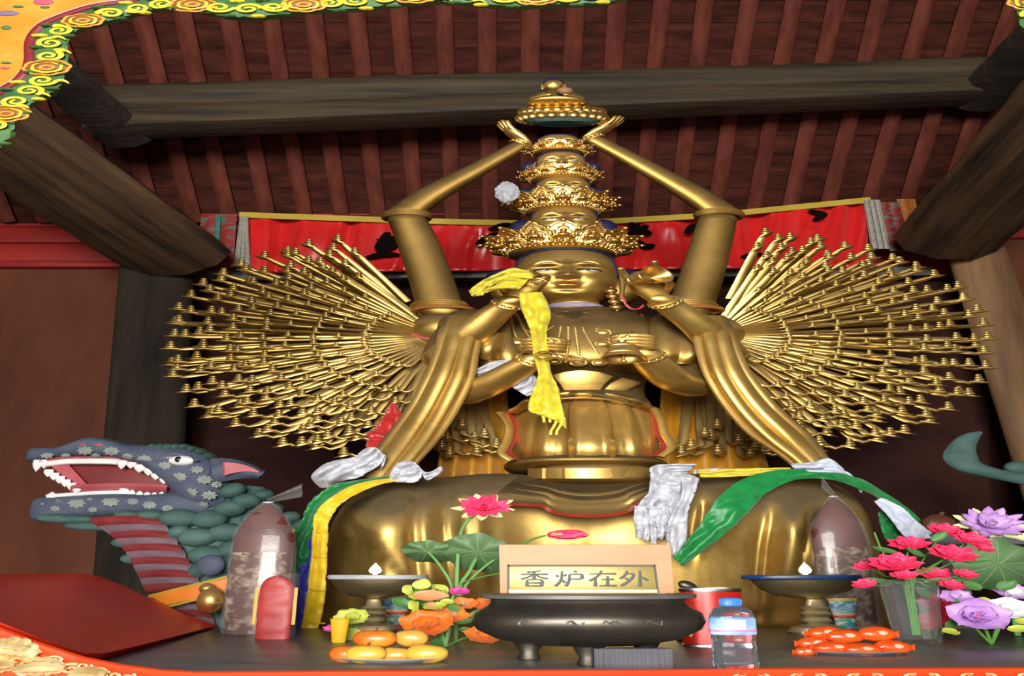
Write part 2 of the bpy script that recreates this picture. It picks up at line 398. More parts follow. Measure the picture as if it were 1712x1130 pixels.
for x0, x1 in ((300, 560), (1380, 1655)):
    wallrect(x0, 470, x1, 1100, PY, .05).build('wall_panel', 'wall_maroon', wb, bevel=.01)

# ---------------------------------------------------------------- red satin banner behind the statue
BY = 6.42
ban = thing('wall_banner', 'red satin banner with yellow top edge and black brush characters behind the statue', 'banner', at(930, 450, BY))
def top_y(px): return interp([(300, 352), (410, 356), (700, 366), (940, 371), (1200, 356), (1450, 331), (1600, 325)], px)[0]
def bancloth(u, v):
    px = lerp(408, 1452, u); y0 = top_y(px) + 5; y1 = lerp(456, 447, u)
    py = lerp(y0, y1, v)
    dp = .05 * math.sin(px * .045 + 1.6 * math.sin(px * .011) + .8 * v) + .03 * math.sin(px * .12 + 2 * v + 2 * nz((px * .02, v * .5, 3.3))) + .09 * nz((px * .025, v * .9, .4)) + .018 * nz((px * .06, v * 1.2, 2.4)); dp = .5 * dp - .06 * max(0, 1 - abs(dp) * 22) + .02
    return at(px, py, BY + dp)
MB().sheet(bancloth, 170, 22, .008).build('cloth', 'satin_red', ban, angle=180)
MB().sheet(lambda u, v: at(lerp(400, 1455, u), top_y(lerp(400, 1455, u)) - 1 + 9 * v, BY - .05 + .006 * math.sin(u * 60)), 60, 3, .008).build('edge_strip', 'satin_yellow', ban)
def vstrip(x0, x1, xb0, xb1, y0, y1, Y, rip, n):
    return lambda u, v: at(lerp(lerp(x0, x1, u), lerp(xb0, xb1, u), v), lerp(y0, y1, v), Y + rip * math.cos(u * n * 2 * math.pi))
MB().sheet(vstrip(402, 414, 392, 418, 362, 446, BY - .07, .02, 3), 19, 6, .008).build('ribbed_ribbon', 'ribbed_grey', ban)
MB().sheet(vstrip(1444, 1470, 1458, 1488, 334, 416, BY - .07, .02, 3), 19, 6, .008).build('ribbed_ribbon', 'ribbed_grey', ban)
MB().sheet(vstrip(337, 396, 330, 390, 358, 447, BY - .06, .008, 2), 13, 8, .008).build('brocade_panel', 'brocade_red', ban)
MB().sheet(vstrip(361, 369, 358, 366, 362, 432, BY - .075, 0, 1), 3, 8, .006).build('brocade_stripe', 'brocade_teal', ban)
MB().sheet(vstrip(1470, 1502, 1488, 1524, 338, 420, BY - .06, .008, 2), 13, 8, .008).build('brocade_panel', 'brocade_red', ban)
MB().sheet(vstrip(1500, 1530, 1520, 1550, 333, 422, BY - .05, .015, 1.5), 13, 8, .008).build('brocade_panel', 'brocade_orange', ban)
def brush(pts, r):
    P = [at(x, y, BY - .075) for x, y in sm(pts, 5)]; n = len(P)
    MB().tube(P, [mpp(400, BY) * r * (0.45 + 0.75 * math.sin(math.pi * (i + .6) / (n + .2))) for i in range(n)], 6, .25, (0, -1, 0)).build('brush_stroke', 'ink_black', ban)
for pts, r in [([(630, 402), (660, 398), (655, 412), (628, 420)], 4), ([(612, 431), (640, 425), (668, 426)], 4), ([(648, 388), (640, 404), (630, 416)], 4), ([(720, 428), (736, 432)], 3),
               ([(805, 402), (830, 392), (858, 394)], 4), ([(818, 384), (845, 376), (860, 380)], 4), ([(800, 410), (806, 400)], 3), ([(1052, 372), (1072, 386), (1088, 392)], 5), ([(1050, 392), (1066, 386), (1082, 376)], 4),
               ([(1060, 400), (1080, 412), (1092, 408)], 4), ([(1148, 390), (1160, 378), (1172, 376)], 4), ([(1352, 352), (1375, 358), (1362, 368)], 4), ([(1240, 430), (1262, 424), (1280, 428)], 3)]:
    brush(pts, r)

# ---------------------------------------------------------------- the altar table
tbl = thing('altar_table', 'red lacquered altar table with dark grey top, upturned end and gilt carved front', 'table', (0.2, 2.9, 0.0))
lp = [tab(352, 1051), tab(164, 1101)]
d = (lp[1] - lp[0]); front = lp[1] + d * ((2.25 - lp[1].y) / d.y); back = lp[0] + d * ((4.02 - lp[0].y) / d.y)
T = Vector((0, 0, -.05))
top = [front, Vector((2.6, 2.25, TABLE_Z)), Vector((2.6, 4.02, TABLE_Z)), back]
MB().prism(top, T).build('table_top', 'table_grey', tbl, bevel=.004)
Y0 = 2.235
def frontz(px):      # height of the front edge (it turns up towards the left end)
    return interp([(-200, 985), (-100, 1016), (0, 1055), (60, 1078), (130, 1101), (200, 1115), (270, 1124), (330, 1127), (1800, 1119.5)], px)[0]
def backz(px): return interp([(-200, 968), (60, 965), (150, 965), (185, 978), (250, 1009), (300, 1031), (352, 1051)], px)[0]
def upend(u, v):
    pf = lerp(-160, 164, u); pb = lerp(-160, 352, u)
    a = at(pf, min(frontz(pf), 1101) if u < 1 else 1101, 2.235 + .26 * max(0, u) ** 3); b = at(pb, backz(pb), 4.02)
    p = a.lerp(b, v); p.z += .03 * math.sin(math.pi * v) * (1 - u) ; return p
MB().sheet(upend, 30, 12, .035).build('upturned_end', 'lacquer_red', tbl)
def fascia(u, v):
    px = lerp(-160, 1800, u); a = at(px, frontz(px), Y0); a.z -= .30 * v + .0; return a
MB().sheet(fascia, 120, 3, .03).build('front_fascia', 'lacquer_orange', tbl)
MB().tube([at(lerp(-160, 1800, i / 120), frontz(lerp(-160, 1800, i / 120)) + 2, Y0 - .014) for i in range(121)], .011, 8).build('front_lip', 'lacquer_orange', tbl)
slab(-1.0, 2.3, 2.35, 3.9, TABLE_Z - .2, TABLE_Z - .05).build('table_frame', 'lacquer_red', tbl, bevel=.01)
for x in (-.9, 2.15):
    for y in (2.45, 3.8):
        MB().lathe((x, y, 0), [(.09, 0), (.09, .08), (.055, .14), (.05, .6), (.065, .9), (.075, TABLE_Z - .2)], 16).build('leg', 'lacquer_red', tbl)
# gilt carvings on the fascia: leaves and scrolls
def leaf_carving(px, py, rx, ry, ang, k=5):
    mb = MB(); c = at(px, py, Y0 - .02); sx = mpp(py, Y0)
    ca, sa = math.cos(ang), math.sin(ang); out = []
    for i in range(25):
        t = i / 24; w_ = math.sin(math.pi * min(1, t * 1.02)) ** .7 * (1 + .16 * math.cos(t * k * 6.28))
        out.append((t, w_))
    def fn(u, v):
        t = u; w_ = max(0.02, math.sin(math.pi * min(.99, t + .02)) ** .7 * (1 + .14 * math.cos(t * k * 6.28)))
        a = (t - .5) * 2 * rx; b = (v - .5) * 2 * w_ * ry + .25 * ry * math.sin(t * 3)
        x = (a * ca / S - b * sa) * sx; z = (a * sa / S + b * ca) * sx
        return c + Vector((x, -.012 * (1 - (2 * v - 1) ** 2) - .006 * math.cos(v * 20), z))
    mb.sheet(fn, 25, 11, .01); mb.build('gilt_leaf', 'gilt_carving', tbl)
def scroll(mb, c, r, sx, turns=1.4, a0=0, dirn=1, th=.3, n=26):
    P = []; R = []
    for i in range(n):
        t = i / (n - 1); rr = r * (1 - .82 * t); a = a0 + dirn * t * turns * 2 * math.pi
        P.append(c + Vector((rr * math.cos(a), 0, rr * math.sin(a))) * sx); R.append(r * th * sx * (1 - .45 * t))
    return mb.tube(P, R, 8, .7, (0, -1, 0))
leaf_carving(20, 1088, 48, 15, -.3); leaf_carving(70, 1117, 42, 12, .05); leaf_carving(-10, 1115, 40, 10, .2); leaf_carving(150, 1126, 30, 7, -.1)
for px, py, r, a0, dr in [(92, 1103, 6, 2.5, -1), (118, 1118, 8, 1.0, 1), (140, 1113, 6, .5, -1), (190, 1129, 7, 2, 1), (165, 1121, 5, 0, 1), (215, 1131, 5, 1, -1), (40, 1125, 6, 1, 1)]:
    m = MB(); scroll(m, at(px, py, Y0 - .022), r, mpp(py, Y0), 1.3, a0, dr); m.build('gilt_scroll', 'gilt_carving', tbl)
for px in range(1240, 1720, 95):
    for q in (0, 1):
        m = MB(); scroll(m, at(px + 34 * q, 1132, Y0 - .022), 6, mpp(1132, Y0), 1.2, 1 + q, 1 - 2 * q); m.build('gilt_scroll', 'gilt_carving', tbl)

# ---------------------------------------------------------------- carved canopy edge over the altar front
CYD = 2.02
low = [(-130, 420), (-60, 320), (0, 247), (14, 212), (53, 177), (92, 156), (106, 134), (113, 106), (111, 78), (131, 53), (198, 34), (262, 18), (308, 16), (382, 30), (439, 31), (513, 21), (600, 17), (690, 7), (760, 6), (850, 13), (930, 10), (1000, 8), (1050, -2), (1150, -26), (1350, -34), (1560, -30), (1660, -18), (1692, 4), (1702, 30), (1716, 58), (1790, 110)]
upp = [(-190, 330), (-90, 220), (0, 156), (22, 142), (34, 132), (44, 118), (49, 100), (50, 71), (64, 50), (88, 36), (149, 15), (212, 5), (270, -6), (330, -8), (390, -2), (450, -2), (530, -10), (620, -14), (700, -24), (780, -24), (860, -18), (940, -20), (1010, -24), (1070, -36), (1160, -60), (1350, -70), (1580, -66), (1700, -50), (1750, -10), (1765, 20), (1850, 60)]
can = thing('carved_canopy', 'orange painted canopy with scalloped border of yellow and green carved scrolls', 'canopy', at(300, -60, CYD))
lowS = sm(low, 6); uppS = sm(upp, 6); nn = len(lowS)
MB().sheet(lambda u, v: at(lerp(uppS[round(u * (nn - 1))][0], lowS[round(u * (nn - 1))][0] + 1.5 * math.sin(u * 420), v), lerp(uppS[round(u * (nn - 1))][1], lowS[round(u * (nn - 1))][1] + 1.2 * math.sin(u * 500), v), CYD + .004 * math.cos(v * 6)), nn, 6, .03).build('border', 'carve_green', can)
MB().tube([at(x, y - 2, CYD - .014) for x, y in uppS], .0085, 8).build('red_moulding', 'carve_redline', can)
MB().tube([at(x - 3, y - 6, CYD - .008) for x, y in uppS], .004, 6).build('pink_line', 'carve_pink', can)
pan = [at(x, y - 6, CYD + .0) for x, y in uppS]
MB().prism(pan + [at(1900, -110, CYD), at(-300, -110, CYD), at(-300, 330, CYD)], (0, .03, 0)).build('painted_panel', 'panel_orange', can, smooth=False)
def mid(i): a = lowS[i]; b = uppS[i]; return ((a[0] + b[0]) / 2, (a[1] + b[1]) / 2, math.hypot((a[0] - b[0]) / S, a[1] - b[1]))
sxc = mpp(60, CYD)
def flower_relief(px, py, r):
    fl = MB().ell(at(px, py, CYD - .018), (r * sxc * 1.15, .012, r * sxc), 14, 6).build('flower_relief', 'carve_brown', can)
    for q in range(3):
        for a in range(4 + 2 * q):
            an = 6.283 * a / (4 + 2 * q) + q * .5; rr = r * (.28 + .34 * q)
            P = []
            for t in range(7):
                b = an + (t - 3) * .16 / (q * .3 + .6)
                P.append(at(px, py, CYD - .03 + .004 * q) + Vector((math.cos(b) * rr * 1.15, 0, math.sin(b) * rr)) * sxc * (1 + .12 * math.sin(t / 6 * math.pi)))
            MB().tube(P, .0028, 5).build('petal_line', 'carve_orange' if q % 2 == 0 else 'carve_yellow', fl)
acc = 0; last = None; kk = 0
for i in range(1, nn - 4):
    x, y, wd = mid(i)
    if last is not None: acc += math.hypot((x - last[0]) / S, y - last[1])
    last = (x, y)
    if acc > 19:
        acc = 0; kk += 1
        if kk % 4 == 3: flower_relief(x, y, min(wd, 30) * .46)
        else:
            r = min(wd, 28) * .36; c = at(x, y, CYD - .022)
            m = MB(); scroll(m, c, r, sxc, 1.5, .6 * kk, 1 if kk % 2 else -1, .22)
            m.tube([c + Vector((math.cos(.6 * kk) * r + q * r * .25, 0, math.sin(.6 * kk) * r + math.sin(q * .9) * r * .35 - .05 * r * q)) * sxc for q in range(5)], [r * .2 * sxc, r * .24 * sxc, r * .2 * sxc, r * .14 * sxc, r * .05 * sxc], 6, .7, (0, -1, 0))
            m.build('scroll_relief', 'carve_yellow', can)
            for s_ in (-1, 1):
                m = MB(); cc = at(x + s_ * r * 1.55, y + s_ * wd * .32, CYD - .02)
                m.ell(cc, (r * .5 * sxc, .008, r * .26 * sxc), 8, 5); m.ell(cc + Vector((r * .35 * sxc * s_, -.004, -r * .22 * sxc)), (r * .3 * sxc, .008, r * .2 * sxc), 8, 5)
                m.build('leaf_relief', 'carve_yellow' if kk % 2 else 'carve_green', can)
# painted sprigs on the orange panel
mat('paint_violet', (0.17, 0.12, 0.22), rough=.6); mat('paint_rose', (0.42, 0.07, 0.13), rough=.6); mat('paint_leaf', (0.06, 0.14, 0.05), rough=.6)
for px, py, rx, ry, m in [(12, 22, 20, 5, 'paint_violet'), (72, 3, 18, 6, 'paint_rose'), (10, 46, 9, 4, 'paint_leaf'), (75, 12, 8, 2.5, 'paint_leaf'), (30, 11, 10, 2, 'paint_leaf'), (8, 114, 8, 2, 'paint_rose'), (10, 105, 9, 2, 'paint_leaf')]:
    MB().ell(at(px, py, CYD - .002), (rx * sxc / S, .004, ry * sxc), 12, 6).build('painted_sprig', m, can)
# ================================================================ the great statue
SY = 4.95
st = thing('deity_statue', 'huge gilded seated deity statue with tiered heads and fans of many arms', 'statue', Vector((at(985, 800, SY).x, SY, 0.0)))

# ---- lap: crossed legs under the robe, lofted from knee to knee
lap_tbl = [  # px, top py, bottom py, depth half
    (520, 985, 1078, .10), (538, 905, 1082, .28), (552, 862, 1085, .40), (575, 832, 1086, .52), (610, 812, 1088, .64), (660, 801, 1090, .80), (740, 795, 1088, .72), (830, 790, 1080, .54),
    (985, 796, 1070, .40), (1130, 793, 1078, .52), (1230, 789, 1088, .70), (1310, 790, 1090, .82), (1400, 800, 1088, .64), (1440, 818, 1086, .50), (1462, 850, 1084, .36), (1474, 905, 1080, .22), (1482, 985, 1072, .08)]
lapS = sm(lap_tbl, 6)
folds = [  # polyline (px, py), width px, amp
    ([(575, 865), (620, 915), (670, 965), (705, 1000)], 7, -.016), ([(590, 862), (640, 918), (690, 968), (730, 1000)], 10, .008),
    ([(698, 820), (700, 900), (712, 1000)], 8, -.030), ([(716, 815), (722, 920), (740, 1010)], 10, .022), ([(742, 820), (745, 900), (760, 1000)], 7, -.028), ([(775, 840), (780, 900), (790, 980)], 8, -.022), ([(800, 850), (806, 900), (815, 990)], 9, .018),
    ([(1275, 860), (1258, 920), (1250, 980), (1252, 1060)], 10, -.035), ([(1255, 860), (1240, 920), (1232, 1000)], 10, .02), ([(1332, 870), (1318, 905), (1306, 950), (1302, 990)], 7, -.032), ([(1345, 880), (1332, 930), (1322, 980)], 11, .026),
    ([(1290, 880), (1285, 930), (1272, 985)], 12, .02), ([(1160, 850), (1148, 890), (1140, 940)], 8, .02), ([(1175, 850), (1165, 890), (1155, 930)], 7, -.02), ([(1400, 900), (1395, 960), (1400, 1020)], 9, -.02), ([(600, 1000), (680, 1030), (800, 1045)], 10, -.025), ([(1300, 1030), (1200, 1045), (1120, 1040)], 10, -.025)]
def fold_d(px, py):
    d = 0
    for pl, wd, amp in folds:
        if not (pl[0][1] - 14 < py < pl[-1][1] + 14 if pl[-1][1] > pl[0][1] else True): continue
        best = 1e9; bt = 0
        for k, (a, b) in enumerate(zip(pl, pl[1:])):
            vx, vy = b[0] - a[0], b[1] - a[1]; L = vx * vx + vy * vy
            t = max(0, min(1, ((px - a[0]) * vx + (py - a[1]) * vy) / L)); q = math.hypot(px - a[0] - t * vx, py - a[1] - t * vy)
            if q < best: best = q; bt = (k + t) / (len(pl) - 1)
        if best < 3 * wd: d += amp * math.exp(-(best / wd) ** 2) * min(1, 6 * bt + .15) * min(1, 6 * (1 - bt) + .3)
    return d
def lap(u, v):
    px = lerp(520, 1482, .5 - .5 * math.cos(math.pi * u) if False else u)
    tp, bt, dh = interp(lapS, px)
    a = 2 * math.pi * v
    Yc = 5.0; zt = at(px, tp, Yc - .35 * dh).z; zb = at(px, bt, Yc - dh).z
    c, s = math.cos(a), math.sin(a)
    e = .62
    yy = Yc - dh * (abs(c) ** e) * (1 if c > 0 else -1); zz = (zt + zb) / 2 + (zt - zb) / 2 * (abs(s) ** .8) * (1 if s > 0 else -1)
    py = lerp(bt, tp, (zz - zb) / max(1e-6, zt - zb))
    if c > 0: yy -= 1.15 * fold_d(px, py) + .035 * nz((px * .012, py * .012, 1.7)) + (.10 * math.exp(-((px - 640) / 60) ** 2 - ((py - 890) / 55) ** 2) + .10 * math.exp(-((px - 1290) / 60) ** 2 - ((py - 900) / 55) ** 2))
    x = at(px, (tp + bt) / 2, Yc - .6 * dh).x
    return Vector((x, yy, zz))
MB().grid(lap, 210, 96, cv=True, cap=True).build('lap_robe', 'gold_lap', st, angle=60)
# seat below the lap
MB().lathe((at(985, 800, 5.0).x, 5.05, 0.0), [(.98, 0), (1.0, .12), (.9, .2), (.86, .5), (.80, .75), (.86, 1.0), (.92, 1.12)], 40, flat=.85).build('lotus_seat', 'gold_dull', st)

# ---- apron over the lap with a red edge
def lapfront(px, py, off=.0):
    tp, bt, dh = interp(lapS, px); Yc = 5.0
    zt = at(px, tp, Yc - .35 * dh).z; zb = at(px, bt, Yc - dh).z; z = at(px, py, Yc - dh * .75).z
    s = max(-1, min(1, (z - (zt + zb) / 2) / ((zt - zb) / 2))); c = math.sqrt(max(0, 1 - abs(s) ** 2.5))
    return Yc - dh * c ** .62 - off
apron_edge = sm([(812, 838), (850, 843), (905, 846), (922, 855), (950, 861), (985, 863), (1020, 861), (1050, 855), (1062, 845), (1080, 838), (1095, 832)], 5)
def apron(u, v):
    i = u * (len(apron_edge) - 1); e = apron_edge[round(i)]
    p0 = (lerp(868, 1098, u), 797 + 5 * math.sin(math.pi * u)); px = lerp(p0[0], e[0], v); py = lerp(p0[1], e[1], v)
    return at(px, py, 4.60 - .22 * math.sin(v * 1.55) + .012 * math.sin(v * 9))
MB().sheet(apron, len(apron_edge), 14, .012).build('apron', 'gold_dull', st)
MB().tube([apron(i / (len(apron_edge) - 1), 1.0) + Vector((0, -.01, 0)) for i in range(len(apron_edge))], .010, 6).build('apron_edge', 'red_line', st)
for k in range(3):
    MB().tube([apron(.06 + .88 * i / 24, .25 + .2 * k + .18 * math.sin(math.pi * i / 24)) + Vector((0, -.006, 0)) for i in range(25)], [.004 + .010 * math.sin(math.pi * i / 24) for i in range(25)], 6).build('apron_fold', 'gold_lap', st)

# ---- lofted torso pieces: (py, left px, right px, Y, depth)
def ring(py, l, r, Y, dp, a):
    c = at((l + r) / 2, py, Y); c.z = at((l + r) / 2, py, Y - .75 * dp).z; hw = abs(at(r, py, Y).x - at(l, py, Y).x) / 2
    return c, hw
def loft(secs, n=48, mod=None, n2=4, e=.9):
    S2 = sm(secs, n2)
    def fn(u, v):
        s = S2[round(u * (len(S2) - 1))]; c, hw = ring(*s, 0); a = 2 * math.pi * v
        ca, sa = math.cos(a), math.sin(a); m = mod(u, a) if mod else 1.0
        return c + Vector((hw * m * (abs(ca) ** e) * (1 if ca > 0 else -1), s[4] * m * (abs(sa) ** e) * (1 if sa > 0 else -1), 0))
    return MB().grid(fn, len(S2), n, cv=True, cap=True)
WY = 4.88
def pleat(u, a):
    f = -math.sin(a)      # 1 facing the viewer
    if f < 0: return 1.0
    x = math.cos(a); sp = lerp(.62, 1.0, u)
    k = x / sp
    d = 0
    for c0, w0, am in ((0, .17, .05), (-.40, .09, -.035), (.40, .09, -.035), (-.62, .12, .05), (.62, .12, .05), (-.24, .03, .2), (.24, .03, .2), (-.82, .05, -.045), (.82, .05, -.045), (.5, .025, -.035), (-.5, .025, -.035)):
        d += am * math.exp(-((k - c0) / w0) ** 2)
    return 1 + d * f * min(1, u * 2.5 + .15)
loft([(660, 872, 1082, WY + .05, .26), (672, 862, 1090, WY + .02, .29), (695, 852, 1098, WY, .33), (725, 852, 1100, WY - .02, .38), (750, 856, 1098, WY - .03, .40), (770, 862, 1095, WY - .03, .38)], 160, pleat, 8, .95).build('waist_wrap', 'gold_clean', st, angle=70)
loft([(764, 848, 1108, WY - .02, .40), (768, 842, 1114, WY - .03, .42), (774, 846, 1110, WY - .03, .42), (780, 866, 1098, WY - .03, .40)], 64).build('waist_ledge', 'gold_dull', st)
loft([(778, 884, 1092, WY - .04, .38), (783, 882, 1094, WY - .04, .40), (800, 884, 1092, WY - .05, .40), (806, 892, 1084, WY - .05, .38)], 64).build('belt', 'gold', st)
def bandpt(px, py, Yc, dp, l, r, off):
    k = max(-.98, min(.98, (px - (l + r) / 2) / ((r - l) / 2))); return at(px, py, Yc - dp * math.sqrt(1 - k * k) ** .9 - off)
for x0, x1 in ((888, 912), (918, 943), (948, 1018), (1023, 1050), (1054, 1080)):
    MB().sheet(lambda u, v: bandpt(lerp(x0, x1, u), lerp(783, 800, v), WY - .05, .40, 880, 1096, .012), 10, 4, .02).build('belt_plate', 'gold_clean', st)
# flared edges of the wrap with red lining
for sgn, cx, pts in ((-1, 850, [(836, 690, 4.70), (850, 710, 4.66), (848, 735, 4.62), (838, 757, 4.58), (856, 770, 4.56)]), (1, 1100, [(1094, 684, 4.70), (1104, 700, 4.66), (1110, 722, 4.62), (1122, 748, 4.58), (1104, 764, 4.56)])):
    C = sm(pts, 6); n = len(C)
    MB().sheet(lambda u, v: at(C[round(u * (n - 1))][0] - sgn * 14 * v, C[round(u * (n - 1))][1] - 1 * v, C[round(u * (n - 1))][2] + .07 * v), n, 4, .012).build('robe_lining', 'red_lining', st)
    MB().tube([at(*c) for c in C], .014, 8).build('robe_edge', 'gold_clean', st)
# collar line of the wrap with a knot
cl = sm([(852, 690, 4.74), (880, 672, 4.64), (920, 661, 4.58), (965, 657, 4.56), (1010, 659, 4.58), (1060, 670, 4.64), (1098, 686, 4.74)], 6)
MB().tube([at(*c) for c in cl], [.012 + .004 * math.sin(i * 1.3) for i in range(len(cl))], 8).build('wrap_hem', 'gold', st)
MB().tube([at(c[0], c[1] + 8, c[2] - .02) for c in cl[3:-3]], .010, 8).build('wrap_hem', 'gold_dull', st)
MB().ell(at(975, 659, 4.53), (.03, .02, .02), 12, 8).build('sash_knot', 'gold', st)
for s_ in (-1, 1):
    MB().sheet(lambda u, v: at(975 + s_ * (12 + 62 * u), 658 + 12 * u + (v - .5) * (8 + 10 * u), 4.55 + .1 * u - .02 * math.sin(v * 3.14)), 10, 6, .012).build('sash_tail', 'gold_dull', st)

# ---- midriff and chest
loft([(612, 880, 1082, 4.98, .22), (625, 880, 1080, 4.96, .24), (640, 885, 1076, 4.93, .26), (655, 880, 1078, 4.90, .28), (668, 872, 1084, 4.88, .29)], 48).build('midriff', 'gold_dull', st)
for poly in ([(922, 628), (945, 622), (970, 620), (1000, 622), (1026, 630), (1010, 644), (1004, 653), (942, 654), (936, 644)], [(1040, 632), (1072, 640), (1044, 656), (1010, 653), (1020, 642)], [(914, 634), (926, 642), (932, 654), (902, 654), (890, 644)]):
    P = [at(x, y, 4.585 - (655 - y) * .0008 + abs(x - 975) * .0011) for x, y in poly]
    MB().prism([p + Vector((0, -.02, 0)) for p in P], (0, .05, 0)).build('midriff_panel', 'gold_clean', st, bevel=.006)
chest_secs = [(512, 905, 1012, 4.98, .15), (518, 866, 1070, 4.98, .19), (530, 836, 1104, 4.97, .24), (550, 826, 1110, 4.95, .29), (580, 832, 1104, 4.93, .32), (605, 850, 1090, 4.93, .32), (620, 866, 1082, 4.95, .28), (628, 880, 1072, 4.98, .22)]
loft(chest_secs, 64).build('chest', 'gold', st)
def chestpt(px, py, off=.01):
    l, r, Y, dp = interp([s for s in chest_secs], py); k = max(-.97, min(.97, (px - (l + r) / 2) / ((r - l) / 2)))
    return at(px, py, Y - dp * (1 - abs(k) ** 2.2) ** .45 - off)
def beads(pts, r, n=None):
    C = sm(pts, 8); n = n or len(C)
    mb = MB()
    P = [chestpt(x, y) for x, y in C]
    mb.tube(P, r * .55, 5)
    L = 0; o = mb.build('necklace_strand', 'gold_clean', st)
    m2 = MB(); prev = None; acc = 0
    for a, b in zip(P, P[1:]):
        seg = (b - a).length; k = 0
        while acc < seg: m2.ell(a.lerp(b, acc / seg), r, 6, 4); acc += r * 2.3
        acc -= seg
    m2.build('bead_string', 'gold_clean', o, kind='stuff')
for pts in ([(842, 530), (846, 560), (868, 600)], [(852, 526), (862, 560), (890, 605)], [(862, 524), (880, 555), (905, 590)], [(936, 528), (925, 545), (900, 556), (880, 552)], [(940, 530), (935, 560), (922, 600)], [(950, 534), (950, 570), (946, 606)], [(960, 536), (965, 570), (970, 608)],
            [(968, 532), (980, 560), (1000, 592)], [(974, 528), (1000, 552), (1030, 560)], [(1050, 525), (1040, 545), (1010, 552), (985, 540)], [(1060, 522), (1064, 545), (1050, 575)], [(1072, 526), (1078, 550), (1068, 580)], [(905, 518), (930, 528), (955, 531), (985, 527), (1010, 518)]):
    beads(pts, .0065)
for x, y, rr in ((1008, 556, 5), (1008, 575, 5), (926, 604, 4.5), (967, 606, 5), (1002, 606, 4.5), (946, 524, 3), (978, 526, 3), (866, 572, 6), (902, 600, 6)):
    m = MB(); q = mpp(y, 4.65) * rr; c = chestpt(x, y, .012); m.ell(c, (q * 1.0, q * .55, q), 14, 8)
    o = m.build('pendant', 'gold_clean', st); MB().tube([c + Vector((math.cos(a * .3927) * q * 1.15, -.002, math.sin(a * .3927) * q * 1.15)) for a in range(17)], q * .2, 6, cap=False).build('pendant_rim', 'gold', o)
MB().prism([chestpt(x, y, .03) for x, y in ((930, 524), (948, 530), (958, 536), (968, 530), (988, 523), (974, 520), (944, 520))], (0, .05, 0)).build('collar_plate', 'gold_dull', st, bevel=.004)
# neck with its lilac ribbon
loft([(485, 908, 1004, 4.90, .12), (500, 910, 1002, 4.92, .125), (512, 904, 1008, 4.94, .14), (520, 896, 1016, 4.95, .16)], 40).build('neck', 'gold_clean', st)
loft([(507.5, 904, 1010, 4.94, .145), (509, 902, 1012, 4.94, .15), (514, 902, 1012, 4.945, .152), (515.5, 904, 1010, 4.945, .147)], 40).build('neck_ribbon', 'collar_lilac', st)

# ---- shoulders and the short sleeves
def cap(px, py, Y, rx, ry, dp, name, m, fn=None): 
    q = mpp(py, Y); MB().ell(at(px, py, Y), (rx * q / S, dp, ry * q), 24, 14, fn=fn).build(name, m, st)
cap(742, 552, 5.05, 56, 30, .16, 'shoulder', 'gold_lap'); cap(1188, 560, 5.05, 60, 32, .16, 'shoulder', 'gold_lap')
cap(790, 552, 4.98, 64, 34, .2, 'shoulder', 'gold'); cap(1132, 556, 4.98, 60, 36, .2, 'shoulder', 'gold')
for pts in ([(690, 558), (720, 566), (770, 556), (800, 552)], [(800, 585), (830, 566), (842, 548)], [(1088, 580), (1120, 590), (1160, 602), (1178, 600)], [(1120, 548), (1150, 565), (1172, 580)]):
    MB().tube([at(x, y, 4.80) for x, y in sm(pts, 5)], .012, 6, .6).build('sleeve_edge', 'red_line', st)
def drape(pts, name, m, ridges=2):
    """a hanging panel given as rows of (left px, right px, py, Y)"""
    C = sm(pts, 6); n = len(C)
    def fn(u, v):
        l, r, y, Y = C[round(u * (n - 1))]
        return at(lerp(l, r, v), y, Y - .05 * math.sin(math.pi * v) + .02 * math.cos(v * ridges * 6.283 + u * 2))
    return MB().sheet(fn, n, 22, .02).build(name, m, st, angle=60)
drape([(806, 850, 528, 4.74), (800, 850, 560, 4.66), (800, 862, 590, 4.62), (812, 868, 618, 4.66)], 'sleeve_panel', 'gold', 1.5)
drape([(1092, 1128, 530, 4.74), (1090, 1160, 560, 4.66), (1094, 1175, 590, 4.62), (1100, 1160, 608, 4.66)], 'sleeve_panel', 'gold', 1.5)
drape([(808, 842, 556, 4.60), (800, 840, 580, 4.55), (806, 830, 600, 4.58)], 'sleeve_lining', 'gold_clean', 1)

# ---- hands
def hand(wrist, dirv, palm, size, curl, side=1, thumb=.5, spread=.10, name='hand', m='gold', parent=None):
    """five fingers on a palm; palm = direction the palm faces, side = +1 thumb to the right of the fingers"""
    d = Vector(dirv).normalized(); pn = Vector(palm); pn = (pn - d * pn.dot(d)).normalized(); ac = d.cross(pn) * side
    w = Vector(wrist); s = size; mb = MB()
    mb.capsule([w, w + d * s * .22, w + d * s * .48], [s * .155, s * .22, s * .225], 14, .55, pn)
    for k in range(4):
        o = (k - 1.5) * .115; base = w + d * s * .50 + ac * (-o) * s
        L = s * (.44, .48, .45, .36)[k]; fd = (d + ac * (-o) * spread * 6).normalized(); p = base; P = [p - fd * s * .08, p]; an = 0
        for j, fr in enumerate((.45, .32, .23)):
            an += curl[k] * (.75, 1.0, .8)[j]; p = p + (fd * math.cos(an) + pn * math.sin(an)) * L * fr; P.append(p)
        mb.capsule(P, [s * .062, s * .06, s * .055, s * .05, s * .042], 8)
    b = w + d * s * .16 + ac * s * .16; td = (d * .55 + ac * (1 - thumb) + pn * thumb).normalized()
    t2 = (d * .8 + ac * (.4 - thumb) + pn * thumb * 1.1).normalized()
    mb.capsule([b - td * s * .05, b + td * s * .2, b + td * s * .2 + t2 * s * .18], [s * .075, s * .066, s * .048], 8)
    return mb.build(name, m, parent or st, angle=70)
